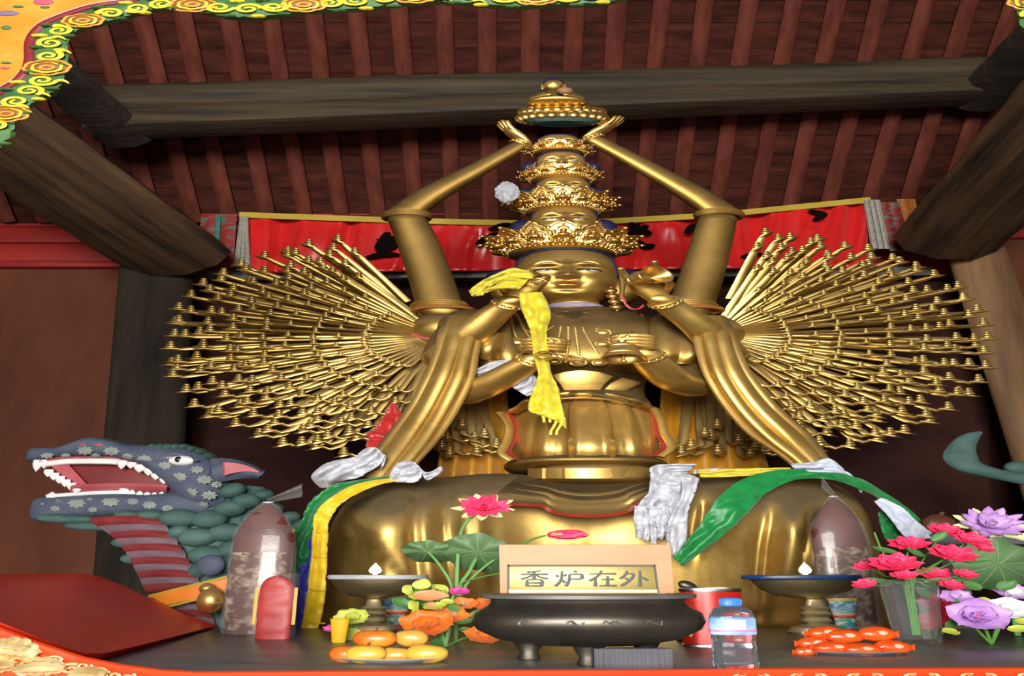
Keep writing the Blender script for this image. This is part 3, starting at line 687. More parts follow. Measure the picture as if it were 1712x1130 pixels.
def bracelet(a, b, r, n=2):
    a = Vector(a); b = Vector(b); d = (b - a).normalized(); p = d.orthogonal().normalized(); q = d.cross(p)
    for k in range(n):
        c = a + d * k * r * .42
        MB().tube([c + (p * math.cos(i * .3142) + q * math.sin(i * .3142)) * r * 1.08 for i in range(21)], r * .16, 6, cap=False).build('bracelet', 'gold_clean', st)
    m = MB()
    for i in range(14): m.ell(a + d * r * .2 + (p * math.cos(i * .4488) + q * math.sin(i * .4488)) * r * 1.16, r * .15, 6, 4)
    m.build('bracelet_bead', 'gold_clean', st, kind='stuff')
def limb(pts, rad, name, m='gold', seg=18):
    C = sm([(*at(x, y, Y), r) for (x, y, Y), r in zip(pts, rad)], 6)
    MB().capsule([c[:3] for c in C], [c[3] for c in C], seg).build(name, m, st, angle=80)
# raised overhead pair
limb([(738, 522, 5.0), (722, 470, 4.98), (700, 410, 4.95), (680, 366, 4.92)], [.078, .076, .072, .066], 'upper_arm', 'gold_dull')
limb([(678, 356, 4.92), (720, 326, 4.92), (800, 282, 4.92), (872, 242, 4.92)], [.064, .060, .046, .036], 'forearm', 'gold_dull')
limb([(1150, 522, 5.0), (1170, 470, 4.98), (1188, 410, 4.95), (1200, 366, 4.92)], [.078, .076, .072, .066], 'upper_arm', 'gold_dull')
limb([(1202, 354, 4.92), (1165, 328, 4.92), (1080, 280, 4.92), (990, 232, 4.92)], [.064, .060, .046, .036], 'forearm', 'gold_dull')
for x, y, r in ((680, 362, .074), (1202, 360, .074), (735, 512, .083), (1152, 512, .083)):
    a = at(x, y, 4.93 if y < 400 else 5.0); 
    for k in range(3): MB().tube([a + Vector((math.cos(i * .2618) * r * (1.02, 1.06, .98)[k], math.sin(i * .2618) * r, -.014 + k * .016)) for i in range(25)], .011, 6, cap=False).build('arm_ring', 'gold_clean', st)
for x in (742, 1158):
    a = at(x, 519, 5.0); MB().tube([a + Vector((math.cos(i * .2618) * .094, math.sin(i * .2618) * .09, 0)) for i in range(25)], .014, 8, cap=False).build('shoulder_cord', 'brocade_orange', st)
hand(at(880, 238, 4.92), (-.35, -.15, .55), (.5, 0, 1), .20, (.1, .1, .12, .15), 1, .2, m='gold_clean')
hand(at(984, 228, 4.92), (.45, -.15, .5), (-.5, 0, 1), .20, (.1, .1, .12, .15), -1, .2, m='gold_clean')
bracelet(at(874, 240, 4.92), at(862, 246, 4.92), .040); bracelet(at(988, 231, 4.92), at(1000, 237, 4.92), .040)
# front pair raised beside the face
limb([(770, 552, 4.86), (752, 580, 4.72), (742, 600, 4.62)], [.075, .075, .07], 'upper_arm', 'gold')
limb([(742, 598, 4.60), (790, 556, 4.48), (830, 522, 4.40), (858, 502, 4.34)], [.066, .060, .050, .042], 'forearm', 'gold_clean')
limb([(1168, 552, 4.86), (1200, 580, 4.72), (1216, 596, 4.62)], [.075, .075, .07], 'upper_arm', 'gold')
limb([(1214, 592, 4.60), (1172, 548, 4.48), (1130, 518, 4.40), (1104, 500, 4.34)], [.066, .060, .050, .042], 'forearm', 'gold_clean')
bracelet(at(852, 506, 4.35), at(832, 521, 4.40), .044); bracelet(at(1110, 504, 4.35), at(1130, 518, 4.40), .044)
hand(at(862, 500, 4.33), (.28, -.25, .85), (.1, -.9, .4), .25, (.95, .95, .9, .85), -1, .6)
hand(at(1098, 497, 4.33), (-.28, -.25, .85), (-.1, -.9, .4), .25, (.35, .9, .95, .3), 1, .7)
# lower pair crossed in front of the chest
limb([(768, 580, 4.92), (770, 620, 4.74), (778, 656, 4.60)], [.08, .076, .066], 'upper_arm', 'gold')
limb([(776, 660, 4.58), (820, 642, 4.48), (870, 614, 4.38), (895, 599, 4.33)], [.064, .062, .052, .042], 'forearm', 'gold')
limb([(1166, 580, 4.92), (1166, 615, 4.74), (1160, 645, 4.60)], [.08, .08, .07], 'upper_arm', 'gold')
limb([(1160, 646, 4.58), (1125, 634, 4.48), (1092, 606, 4.38), (1076, 590, 4.33)], [.068, .066, .056, .044], 'forearm', 'gold')
bracelet(at(894, 600, 4.335), at(874, 612, 4.38), .045); bracelet(at(1080, 594, 4.335), at(1092, 606, 4.38), .046)
hand(at(899, 596, 4.32), (.12, -.2, .6), (.7, -.5, .2), .19, (1.1, 1.1, 1.1, 1.1), 1, .6)
hand(at(1072, 588, 4.32), (-.16, -.2, .6), (-.7, -.5, .1), .19, (1.1, 1.1, 1.1, 1.1), -1, .6)
for cx, cy in ((910, 572), (1058, 566)):      # rings of the folded fingers seen from the front
    for k in range(4):
        MB().tube([at(cx + math.cos(3.1 * i / 14) * (34 - k), cy + k * 5.5 + math.sin(3.1 * i / 14) * -6, 4.24 + .03 * abs(i - 7) / 7) for i in range(15)], .0125, 8).build('finger_ring', 'gold_clean', st)

# ---- long gilded scarves falling from the shoulders
def scarf(pts, flip):
    C = sm(pts, 8); n = len(C)
    def fn(u, v):
        l, r, y, Y = C[round(u * (n - 1))]; vv = v
        rid = -.055 * math.exp(-((vv - .34) / .13) ** 2) - .045 * math.exp(-((vv - .72) / .12) ** 2) + .035 * math.exp(-((vv - .53) / .05) ** 2) + .03 * math.exp(-((vv - .9) / .05) ** 2)
        return at(lerp(l, r, vv) + 5 * math.sin(u * 7 + vv * 2), y + 7 * math.sin(vv * 3.0) * u, Y + rid * (.45 + .55 * min(1, u * 2.5)))
    o = MB().sheet(fn, n, 40, .03).build('scarf', 'gold_clean', st, angle=60)
    for q in (0, 1): MB().tube([fn(i / (n - 1), q) for i in range(n)], .016, 8).build('scarf_hem', 'gold', o)
    MB().tube([fn(i / (n - 1), .54) + Vector((0, -.006, 0)) for i in range(2, n)], .005, 6).build('scarf_groove', 'gold_dull', o)
scarf([(750, 800, 530, 4.62), (738, 800, 552, 4.50), (728, 796, 590, 4.46), (716, 790, 630, 4.44), (694, 762, 680, 4.42), (662, 728, 725, 4.38), (626, 692, 765, 4.32), (602, 664, 795, 4.28)], 1)
scarf([(1152, 1200, 530, 4.62), (1160, 1218, 552, 4.50), (1168, 1236, 590, 4.46), (1186, 1258, 630, 4.44), (1222, 1296, 680, 4.42), (1264, 1342, 725, 4.38), (1312, 1368, 760, 4.32), (1338, 1386, 785, 4.28)], -1)

# ---- heads
def head_w(v):   # half width over height -1 chin .. 1 crown
    return (max(0, 1 - abs(v) ** 2.3) ** (1 / 2.1)) if v < 0 else (1 - .28 * v ** 3)
def head_d(v): return (max(0, 1 - abs(v) ** 3.0) ** (1 / 2.2)) if v < 0 else (1 - .20 * v ** 3)
G = lambda t, c, w_: math.exp(-((t - c) / w_) ** 2)
def face_pt(x, v, off=0.0):
    """x in face half widths, returns unit-head coordinates (x, y, z)"""
    w_ = max(1e-4, head_w(v)); k = max(-1, min(1, x / w_)); y = -head_d(v) * math.sqrt(max(0, 1 - abs(k) ** 2.5))
    ax = abs(x)
    nose = G(ax, 0, .10 + .05 * max(0, .3 - v)) * max(0, min(1, (.50 - v) / .62)) * (1 if v > -.12 else max(0, 1 + (v + .12) / .09))
    y -= .30 * nose
    y -= .11 * G(ax, .15, .06) * G(v, -.10, .07)
    y += .10 * G(ax, .40, .20) * G(v, .20, .09)               # socket
    y -= .09 * G(ax, .42, .19) * G(v, .13, .065)              # lid
    y -= .09 * G(v, .36 - .18 * (ax - .38) ** 2 * 3, .055) * G(ax, .40, .30)   # brow
    y -= .10 * G(ax, 0, .24) * G(v, -.40, .09)                # mouth mound
    y += .06 * G(ax, 0, .07) * G(v, -.26, .05)
    y += .06 * G(ax, 0, .2) * G(v, -.545, .05)
    y -= .10 * G(ax, 0, .22) * G(v, -.72, .13)
    y -= .05 * G(ax, .52, .2) * G(v, -.22, .2)
    y += .05 * G(ax, .27, .06) * G(v, -.3, .16)
    return Vector((x, y - off, v))
def make_head(px, py, Y, hwpx, hhpx, tilt=0.0, full=True):
    q = mpp(py, Y); sx = hwpx * q / S; sz = hhpx * q / math.cos(.38); c = at(px, py, Y - sx * .8); c.y = Y; c.x = at(px, py, Y).x
    R = Matrix.Rotation(tilt, 3, 'X')
    def tr(p): return c + R @ Vector((p.x * sx, p.y * sx * 1.02, p.z * sz))
    def surf(u, v):
        vv = lerp(-.995, 1.0, v); w_ = head_w(vv); a = lerp(-1.62, 1.62, u); x = w_ * math.sin(a)
        p = face_pt(x * .999, vv)
        if abs(a) > 1.45: p.y += (abs(a) - 1.45) * 3.0
        return tr(p)
    fo = MB().grid(surf, 64, 64).build('face', 'gold', st, angle=80)
    # back of the head and blue hair line
    MB().ell(c + Vector((0, sx * .35, sz * .3)), (sx * 1.02, sx * .95, sz * .95), 24, 14).build('hair', 'hair_blue', st)
    hl = []
    for i in range(33):
        a = math.pi * i / 32; x = -math.cos(a) * 1.03; v = .45 + .48 * math.sin(a) ** .45 if 0 < i < 32 else .1
        v = max(.0, v); p = face_pt(max(-head_w(v) * .985, min(head_w(v) * .985, x)), v, .03); hl.append(tr(p))
    MB().tube(hl, sx * .055, 8).build('hair_line', 'hair_blue', fo)
    for s_ in (-1, 1):
        # eyes: white slit under a lid line, arched brow
        def patch(fx, n=14, m=4): return MB().sheet(fx, n, m, sx * .02)
        ec = s_ * .41
        patch(lambda u, v: tr(face_pt(ec + s_ * (u - .5) * .40, .115 + (v - .5) * .085 * math.sin(math.pi * min(.98, max(.02, u))) - .03 * (u - .3) ** 2, .012))).build('eye_white', 'eye_white', fo)
        MB().tube([tr(face_pt(ec + s_ * (u / 12 - .5) * .46, .128 + .035 * math.sin(math.pi * u / 12) - .02, .018)) for u in range(13)], sx * .026, 6).build('eye_lid', 'eye_dark' if full else 'gold_dull', fo)
        MB().ell(tr(face_pt(ec - s_ * .02, .108, .02)), (sx * .045, sx * .02, sz * .022), 8, 6).build('pupil', 'eye_dark', fo)
        MB().tube([tr(face_pt(s_ * lerp(.16, .78, u / 12), .30 + .16 * math.sin(math.pi * (u / 12) ** .75) - .06 * u / 12, .006)) for u in range(13)], [sx * (.012 + .03 * math.sin(math.pi * u / 12)) for u in range(13)], 6).build('brow', 'gold_clean', fo)
        # long ears
        e0 = c + Vector((s_ * sx * 1.04, sx * .1, 0))
        em = MB().capsule([e0 + Vector((0, 0, sz * .35)), e0 + Vector((s_ * sx * .08, 0, sz * .05)), e0 + Vector((s_ * sx * .05, -sx * .05, -sz * .45)), e0 + Vector((0, -sx * .05, -sz * .78))], [sx * .13, sx * .15, sx * .10, sx * .12], 10, .5, (1, 0, 0))
        eo = em.build('ear', 'gold', st)
        MB().ell(e0 + Vector((s_ * sx * .04, -sx * .08, -sz * .75)), sx * .13, 12, 8).build('ear_stud', 'gold_clean', eo)
    def lips(lo):
        def fn(u, v):
            x = (u - .5) * .50; e = math.sin(math.pi * min(.985, max(.015, u)))
            b = -.425 + .015 * (1 - e)
            t = (b + (.10 * e - .035 * G(x, 0, .05)) * v) if not lo else b - .085 * e * v
            return tr(face_pt(x, t, .035 * e * math.sin(math.pi * (.15 + .8 * v)) + .015))
        return fn
    MB().sheet(lips(False), 18, 5, sx * .02).build('upper_lip', 'lip_red', fo)
    MB().sheet(lips(True), 18, 5, sx * .02).build('lower_lip', 'gold_clean', fo)
    # side faces under blue hair
    for s_ in (-1, 1):
        MB().ell(c + Vector((s_ * sx * 1.12, sx * .62, -sz * .10)), (sx * .42, sx * .5, sz * .60), 20, 14).build('side_face', 'gold_dull', st)
        MB().ell(c + Vector((s_ * sx * 1.16, sx * .64, sz * .18)), (sx * .48, sx * .56, sz * .46), 20, 12).build('side_hair', 'hair_blue', st)
    return c, sx, sz

# ---- crowns: a ring of flame-shaped panels, each with a small seated figure
def crown(px, py, Y, hw, h, npan=7, tilt=.5, rf=.62):
    """hw half width at the tips (px), h panel height (px)"""
    q = mpp(py, Y); R0_ = hw * q / S; H = h * q * 1.05; rb = R0_ * rf; c = at(px, py, Y - rb); c.y = Y; c.x = at(px, py, Y).x
    m = MB().lathe(c, [(rb * 1.0, -H * .16), (rb * 1.07, -H * .12), (rb * 1.05, 0), (rb * 1.12, H * .06), (rb * 1.0, H * .1), (rb * .85, H * .1)], 40)
    co = m.build('crown_band', 'gold_crown', st)
    m = MB()
    for i in range(28):
        a = math.pi * (1 + i / 27); m.ell(c + Vector((math.cos(a) * rb * 1.08, math.sin(a) * rb * 1.08, -H * .04)), H * .05, 6, 4)
    m.build('crown_bead', 'gold_crown', co, kind='stuff')
    for k in range(npan):
        f = (k - (npan - 1) / 2) / ((npan - 1) / 2); a = f * 1.75; sc_ = 1.0 - .20 * abs(f) ** 1.2; pw = R0_ * (.30 if k == npan // 2 else .25)
        out = Vector((math.sin(a), -math.cos(a), 0)); side = Vector((math.cos(a), math.sin(a), 0))
        tl = tilt * (.55 + .75 * abs(f)); up = Vector((0, 0, math.cos(tl))) + out * math.sin(tl); nrm = out * math.cos(tl) - Vector((0, 0, math.sin(tl)))
        b = c + out * rb * 1.02 + Vector((0, 0, H * .04)); Hh = H * sc_
        def L(x, z, y=0): return b + side * x * pw + up * z * Hh + nrm * y
        prof = [(-1.0, 0), (-1.05, .25), (-.8, .42), (-.85, .58), (-.55, .68), (-.42, .84), (0, 1.05), (.42, .84), (.55, .68), (.85, .58), (.8, .42), (1.05, .25), (1.0, 0)]
        pm = MB().prism([L(x, z, 0) for x, z in prof], nrm * -.012)
        pm.tube([L(x, z, .006) for x, z in sm(prof, 3)], H * .05, 6)
        pm.tube([L(x * .55, .12 + z * .66, .008) for x, z in sm(prof, 2)], H * .03, 5)
        po = pm.build('crown_panel', 'gold_crown', co, angle=50)
        for x, z, r in [(0, 1.1, .07), (-.88, .5, .06), (.88, .5, .06), (-.55, .76, .055), (.55, .76, .055), (-1.0, .16, .055), (1.0, .16, .055), (-.78, .1, .05), (.78, .1, .05), (-.8, .32, .05), (.8, .32, .05), (0, .9, .05), (-.3, .04, .05), (.3, .04, .05), (0, .02, .05)]:
            pm2 = (pm2 if (x, z) != (0, 1.1) else MB()); pm2.ell(L(x, z, .014), H * r, 6, 4)
        for s_ in (-1, 1):       # small scrolls at the panel foot
            pm2.tube([L(s_ * (1.05 + .25 * math.cos(t * .7) * (1 - t * .08)), .30 + .14 * math.sin(t * .7) * (1 - t * .08), .01) for t in range(10)], H * .028, 5)
        # seated figure in the niche
        pm2.ell(L(0, .25, .02), (pw * .42, .02 + pw * .2, Hh * .08), 10, 6); pm2.ell(L(0, .40, .02), (pw * .25, pw * .2, Hh * .14), 10, 6); pm2.ell(L(0, .60, .022), (pw * .14, pw * .13, Hh * .085), 8, 6)
        pm2.build('crown_ornament', 'gold_crown', co, kind='stuff')
HY = 4.88
make_head(946, 457, HY, 85, 44, .08); crown(939, 407, HY - .02, 150, 32, 9, .62, .56)
make_head(943, 370, HY + .02, 56, 30, .05); crown(939, 341, HY, 108, 26, 9, .6, .52)
make_head(941, 314, HY + .02, 46, 22, .05); crown(937, 290, HY, 92, 15, 9, .6, .50)
make_head(938, 270, HY + .02, 41, 19, .1); crown(934, 246, HY, 68, 12, 7, .6, .58)
make_head(934, 238, HY + .02, 37, 15, .1)
# ear pendants
for x, y in ((1022, 500), (866, 500)):
    m = MB(); q = mpp(500, 4.75)
    for k in range(4): m.ell(at(x + 3 * k * (1 if x > 900 else -1), y - 14 + 9 * k, 4.74), (q * 5, q * 4, q * 5), 10, 6)
    m.tube([at(x + i * 1.1 * (1 if x > 900 else -1), y - 20 + i * 4, 4.75) for i in range(11)], .006, 6)
    m.build('ear_pendant', 'gold_crown', st, kind='stuff')

# ---- the fans of small arms
def small_arm(o, tip, r0, r1, hs, mb=None):
    o = Vector(o); tip = Vector(tip); d = (tip - o); L = d.length; d.normalize()
    bend = Vector((d.x, -.1, 0)); bend = bend.normalized() if bend.length > .15 else Vector((.3 if d.x > 0 else -.3, -1, 0)).normalized()
    low_ = max(0, -d.z)
    e = tip - bend * hs * .9 * low_
    one = mb is None; mb = mb or MB(); mb.tube([o, o.lerp(e, .5) + Vector((0, 0, -.02 * L * low_)), e - d * hs * .2, e + (tip - e) * .5 + Vector((0, 0, -hs * .25 * low_)), tip], [r0, lerp(r0, r1, .45), r1 * 1.05, r1 * .9, r1 * .8], 6)
    hd = (d * .7 + bend * .6 + Vector((0, 0, .12))).normalized()
    mb.tube([tip - hd * hs * .15, tip + hd * hs * .1, tip + hd * hs * .45, tip + hd * hs * .80], [r1 * .8, hs * .24, hs * .26, hs * .05], 6, .5, (0, 0, 1))
    top = tip + hd * hs * .30
    for k, (z, r) in enumerate(((.24, .24), (.50, .19), (.74, .15))): mb.ell(top + Vector((0, 0, z * hs)), (r * hs * 1.1, r * hs * 1.1, r * hs), 6, 4)
    if one: mb.build('small_arm', 'gold_fan', st, angle=60)
def fan(cx, cy, mirror, a_top, a_bot, radii, counts, mb=None):
    for ri, (R_, cnt) in enumerate(zip(radii, counts)):
        Yf = (5.02, 5.08, 5.14, 5.19, 5.24, 5.29, 5.34)[ri]
        for i in range(cnt):
            a = math.radians(lerp(a_top(ri), a_bot(ri), (i + .5 * (ri % 2) * .9) / (cnt - .5))) + random.uniform(-.012, .012)
            # the fan is a little taller below than above
            rr = R_ * (1 + random.uniform(-.018, .018)) * (1.0 - .16 * max(0, math.sin(a)) ** 2 + .09 * max(0, -math.sin(a) * math.cos(a)) * 2)
            dx = math.cos(a) * rr * S * mirror; dy = -math.sin(a) * rr
            inner = (0.08, .18, .30, .40, .48, .52, .55)[ri] * .9
            small_arm(at(cx + dx * inner, cy + dy * inner, Yf + .02), at(cx + dx, cy + dy, Yf - .10 - .01 * ri), (.013, .016, .019, .021, .022, .022, .021)[ri], (.008, .010, .012, .013, .0135, .0135, .013)[ri], (.040, .048, .060, .067, .070, .072, .072)[ri], mb)
RAD = (53, 90, 127, 152, 172, 195); CNT = (20, 22, 24, 26, 26, 27)
fan(738, 562, -1, lambda r: (42, 52, 58, 62, 65, 67)[r], lambda r: (-62, -72, -84, -96, -100, -104)[r], RAD, CNT)
fan(1192, 560, 1, lambda r: (58, 68, 74, 76, 78, 80)[r], lambda r: (-52, -62, -76, -88, -94, -96)[r], RAD, CNT)
# further arms standing between these, too many to take one by one
more = MB()
fan(738, 562, -1, lambda r: (40, 50, 54, 58, 62, 62)[r], lambda r: (-60, -74, -88, -100, -108, -108)[r], (73, 110, 143, 166, 186, 190), (10, 14, 16, 16, 14, 8), more)
fan(1192, 560, 1, lambda r: (55, 62, 70, 72, 74, 76)[r], lambda r: (-52, -64, -80, -92, -100, -102)[r], (73, 110, 143, 166, 186, 190), (10, 14, 16, 16, 14, 8), more)
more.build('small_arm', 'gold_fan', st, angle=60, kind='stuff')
# ================================================================ things held by the statue
gold('brass', (0.62, 0.37, 0.09), (0.8, 0.52, 0.16), 0.28, 0.35, (.12, .1, .09))
mat('teal_dark', (0.006, 0.03, 0.024), (0.01, 0.05, 0.035), 0.6, scale=20)
mat('skin_bowl', (0.30, 0.16, 0.08), rough=.5)
# ---- small seated figure on a lotus throne, lifted overhead
fy = 4.84
fg = thing('seated_figurine', 'small gilded seated figurine on a lotus throne held above the tiered crowns', 'figurine', at(930, 208, fy))
q = mpp(190, fy); c = at(940, 196, fy); FD = .42
MB().lathe(c + Vector((0, 0, -13 * q)), [(.001, 0), (50 * q / S, 0), (62 * q / S, 4 * q), (66 * q / S, 12 * q), (60 * q / S, 24 * q), (.001, 25 * q)], 36, flat=FD).build('throne_core', 'teal_dark', fg)
for row in (0, 1):
    for i in range(24):
        a = 6.2832 * (i + .5 * row) / 24; r = (70 if row == 0 else 66) * q / S
        MB().ell(c + Vector((math.cos(a) * r, math.sin(a) * r * FD, (-2 + 11 * row) * q)), (8 * q / S * 1.25, 8 * q / S, 7.5 * q), 8, 6).build('lotus_petal', 'gold_crown', fg)
b0 = c + Vector((0, -.03, 17 * q)); b0.x = at(931, 180, fy).x
MB().ell(b0 + Vector((0, -.01, 4 * q)), (52 * q / S, 40 * q / S, 7 * q), 24, 10).build('crossed_legs', 'gold', fg)
MB().capsule([b0 + Vector((0, .02, 4 * q)), b0 + Vector((0, .02, 14 * q)), b0 + Vector((0, .02, 27 * q))], [26 * q / S, 27 * q / S, 22 * q / S], 18).build('body', 'gold_dull', fg)
hc = b0 + Vector((-5 * q / S, .01, 43 * q))
MB().ell(hc, (17 * q / S, 17 * q / S, 10.5 * q), 20, 14, fn=lambda p, r_: r_ + Vector((0, -.012 * math.exp(-((p.x / .25) ** 2 + (p.z / .35) ** 2)) if p.y < 0 else 0, 0))).build('head', 'gold', fg)
MB().ell(hc + Vector((0, .012, 4.5 * q)), (19 * q / S, 17 * q / S, 8.5 * q), 18, 10).build('hair', 'hair_blue', fg)
MB().ell(hc + Vector((0, .01, 12.5 * q)), (9 * q / S, 9 * q / S, 5 * q), 14, 8).build('topknot', 'hair_blue', fg)
for s_ in (-1, 1):
    MB().ell(hc + Vector((s_ * 19 * q / S, 0, -2 * q)), (3 * q / S, 3 * q / S, 6 * q), 8, 6).build('ear', 'gold', fg)
    MB().capsule([b0 + Vector((s_ * 24 * q / S, .01, 25 * q)), b0 + Vector((s_ * 38 * q / S, -.01, 14 * q)), b0 + Vector((s_ * 14 * q / S, -.06, 13 * q))], [9 * q / S, 8 * q / S, 6 * q / S], 10).build('arm', 'gold', fg)
MB().lathe(b0 + Vector((12 * q / S, -.075, 12 * q)), [(.001, 0), (8 * q / S, 1 * q), (14 * q / S, 5 * q), (13 * q / S, 9 * q), (.001, 9.5 * q)], 16).build('alms_bowl', 'skin_bowl', fg)

# ---- bells and sceptres
def bell(name, label, c, ax, R_, H, m='brass', tongue=True):
    t = thing(name, label, 'bell', c); ax = Vector(ax).normalized()
    MB().lathe(c, [(R_ * .95, 0), (R_, 0), (R_ * .96, H * .08), (R_ * .80, H * .25), (R_ * .66, H * .55), (R_ * .62, H * .8), (R_ * .45, H * .96), (.001, H), (.001, H * .93), (R_ * .40, H * .9), (R_ * .56, H * .75), (R_ * .6, H * .5), (R_ * .73, H * .25), (R_ * .9, .02 * H), (R_ * .95, 0)], 32, ax).build('bell_body', m, t)
    for k in (.3, .75): MB().lathe(c + ax * H * k, [(R_ * (.80 if k < .5 else .655), -.004), (R_ * (.82 if k < .5 else .68), 0), (R_ * (.78 if k < .5 else .64), .004)], 32, ax, cap=False).build('bell_band', m, t)
    if tongue: MB().lathe(c + ax * H * .95, [(R_ * .14, 0), (R_ * .22, H * .06), (R_ * .12, H * .12), (R_ * .2, H * .24), (R_ * .1, H * .3)], 14, ax).build('bell_handle', m, t)
    if not tongue: return t
    cl_ = MB().capsule([c + ax * H * .6, c - ax * H * .04], [R_ * .06, R_ * .07], 8); cl_.ell(c - ax * H * .12, (R_ * .13, R_ * .13, R_ * .18), 10, 8)
    cl_.build('clapper', m, t); return t
qb = mpp(600, 4.2)
bell('hand_bell', 'brass hand bell hanging mouth down in the lower hand before the chest', at(1043, 600, 4.20), (0, .22, 1), 40 * qb / S, 30 * qb)
bell('mouth_bell', 'brass bell with its open mouth turned outward in the hand beside the face', at(1102, 458, 4.10), (-.62, .75, -.12), 33 * mpp(455, 4.22) / S, .12, 'brass', False)
def vajra(label, c, ax, L, m='brass'):
    t = thing('ritual_sceptre', label, 'sceptre', c); ax = Vector(ax).normalized(); p = ax.orthogonal().normalized(); w_ = ax.cross(p)
    MB().lathe(c - ax * L * .16, [(L * .05, 0), (L * .09, L * .04), (L * .06, L * .1), (L * .11, L * .16), (L * .06, L * .22), (L * .09, L * .28), (L * .05, L * .32)], 14, ax).build('grip', m, t)
    for e in (-1, 1):
        for k in range(4):
            d = p * math.cos(k * 1.5708) + w_ * math.sin(k * 1.5708)
            MB().tube([c + ax * e * L * z + d * L * r for z, r in ((.14, .04), (.2, .13), (.3, .17), (.4, .12), (.48, .02))], [L * .035, L * .035, L * .032, L * .026, L * .014], 6).build('prong', m, t)
        MB().tube([c + ax * e * L * .14, c + ax * e * L * .52], [L * .035, L * .015], 6).build('centre_prong', m, t)
    return t
vajra('gilded pronged sceptre in the lower hand in front of the chest', at(937, 597, 4.18), (.55, -.25, -.25), .16)
vajra('small gilded pronged sceptre clasped with yellow silk in the hand beside the cheek', at(880, 470, 4.16), (.8, -.3, -.2), .13)

# ================================================================ silk scarves and cloths
def cloth(name, c, c2, rough=.4, alpha=1.0, trans=0, scale=18, bmp=.35):
    m = mat(name, c, c2, rough, scale=scale, bmp=bmp, bscale=scale * 1.6, sheen=.3, alpha=alpha)
    return m
cloth('silk_yellow', (0.62, 0.50, 0.01), (0.80, 0.70, 0.05)); cloth('silk_gold', (0.72, 0.46, 0.008), (0.85, 0.60, 0.02)); cloth('silk_green', (0.004, 0.18, 0.035), (0.008, 0.27, 0.06), bmp=.12); cloth('silk_blue', (0.02, 0.03, 0.36), (0.04, 0.06, 0.5))
cloth('silk_white', (0.42, 0.43, 0.48), (0.70, 0.72, 0.78), .38); cloth('plain_white', (0.5, 0.55, 0.68), (0.62, 0.67, 0.78), .6, bmp=.1); cloth('silk_red', (0.38, 0.012, 0.012), (0.55, 0.03, 0.025), .35, scale=30)
cloth('drape_orange', (0.46, 0.19, 0.003), (0.60, 0.28, 0.006), .42, scale=7, bmp=.1)
def ribbon(rows, rip=.012, nr=3, nv=18, th=.006, seed=0, n=7, crumple=.008):
    """rows of (x0, y0, x1, y1, Y): the two edges of a strip of cloth"""
    C = sm(rows, n); N_ = len(C)
    def fn(u, v):
        x0, y0, x1, y1, Y = C[round(u * (N_ - 1))]
        px = lerp(x0, x1, v); py = lerp(y0, y1, v)
        return at(px, py, Y + rip * (.75 + 1.2 * nz((u * 3, v * 2, seed * 1.7))) * math.cos(v * nr * 6.283 + 2.5 * u + seed + 2.5 * nz((px * .03, py * .07, seed + 4.1))) + crumple * 2.6 * nz((px * .05, py * .11, seed + .5)) + crumple * nz((px * .13, py * .26, seed + 7.5)))
    return MB().sheet(fn, N_, nv, th)
# yellow silk at the raised hand
ys = thing('yellow_scarf', 'bright yellow silk scarf draped from the raised hand down over the chest', 'scarf', at(905, 700, 4.2))
ribbon([(892, 458, 868, 484, 4.10), (860, 448, 845, 482, 4.08), (830, 458, 822, 486, 4.10), (806, 470, 800, 494, 4.14), (784, 486, 790, 496, 4.18)], .022, 2.5, seed=1, nv=26, crumple=.014).build('upper_fold', 'silk_yellow', ys, angle=180)
ribbon([(884, 452, 892, 466, 4.07), (858, 452, 850, 464, 4.05), (836, 466, 820, 470, 4.06), (812, 484, 796, 484, 4.09), (806, 494, 794, 494, 4.12)], .014, 1.5, seed=41, crumple=.016).build('front_fold', 'silk_yellow', ys, angle=180)
for k in range(5): MB().tube([at(800 - 3 * k + 4 * i, 484 + 2.2 * k - i, 4.14) for i in range(4)], .004, 5).build('fringe', 'silk_yellow', ys)
ribbon([(868, 490, 905, 488, 4.16), (872, 515, 916, 510, 4.14), (880, 535, 920, 530, 4.12), (888, 556, 914, 552, 4.16), (892, 590, 916, 588, 4.24), (900, 625, 920, 622, 4.26), (892, 650, 932, 646, 4.22), (884, 676, 938, 672, 4.18), (890, 690, 944, 698, 4.18), (932, 700, 946, 716, 4.20)], .018, 1.5, seed=2).build('hanging_fold', 'silk_yellow', ys, angle=180)
for k in range(4): MB().tube([at(905 + 10 * k + 5 * math.sin(i), 692 + 7 * i, 4.19) for i in range(6 if k > 1 else 3)], .004, 5).build('fringe', 'silk_yellow', ys)
# white silk behind the lower forearm
w1 = ribbon([(795, 618, 800, 632, 4.52), (822, 606, 830, 630, 4.50), (850, 602, 865, 625, 4.50), (880, 604, 896, 640, 4.48), (880, 630, 905, 652, 4.46), (858, 648, 880, 662, 4.46)], .02, 2.5, seed=3, nv=22).build('silk_scarf', 'silk_white', None, angle=180, label='white silk scarf tucked behind the forearm at the chest', category='scarf', group='white silk scarves on the statue')
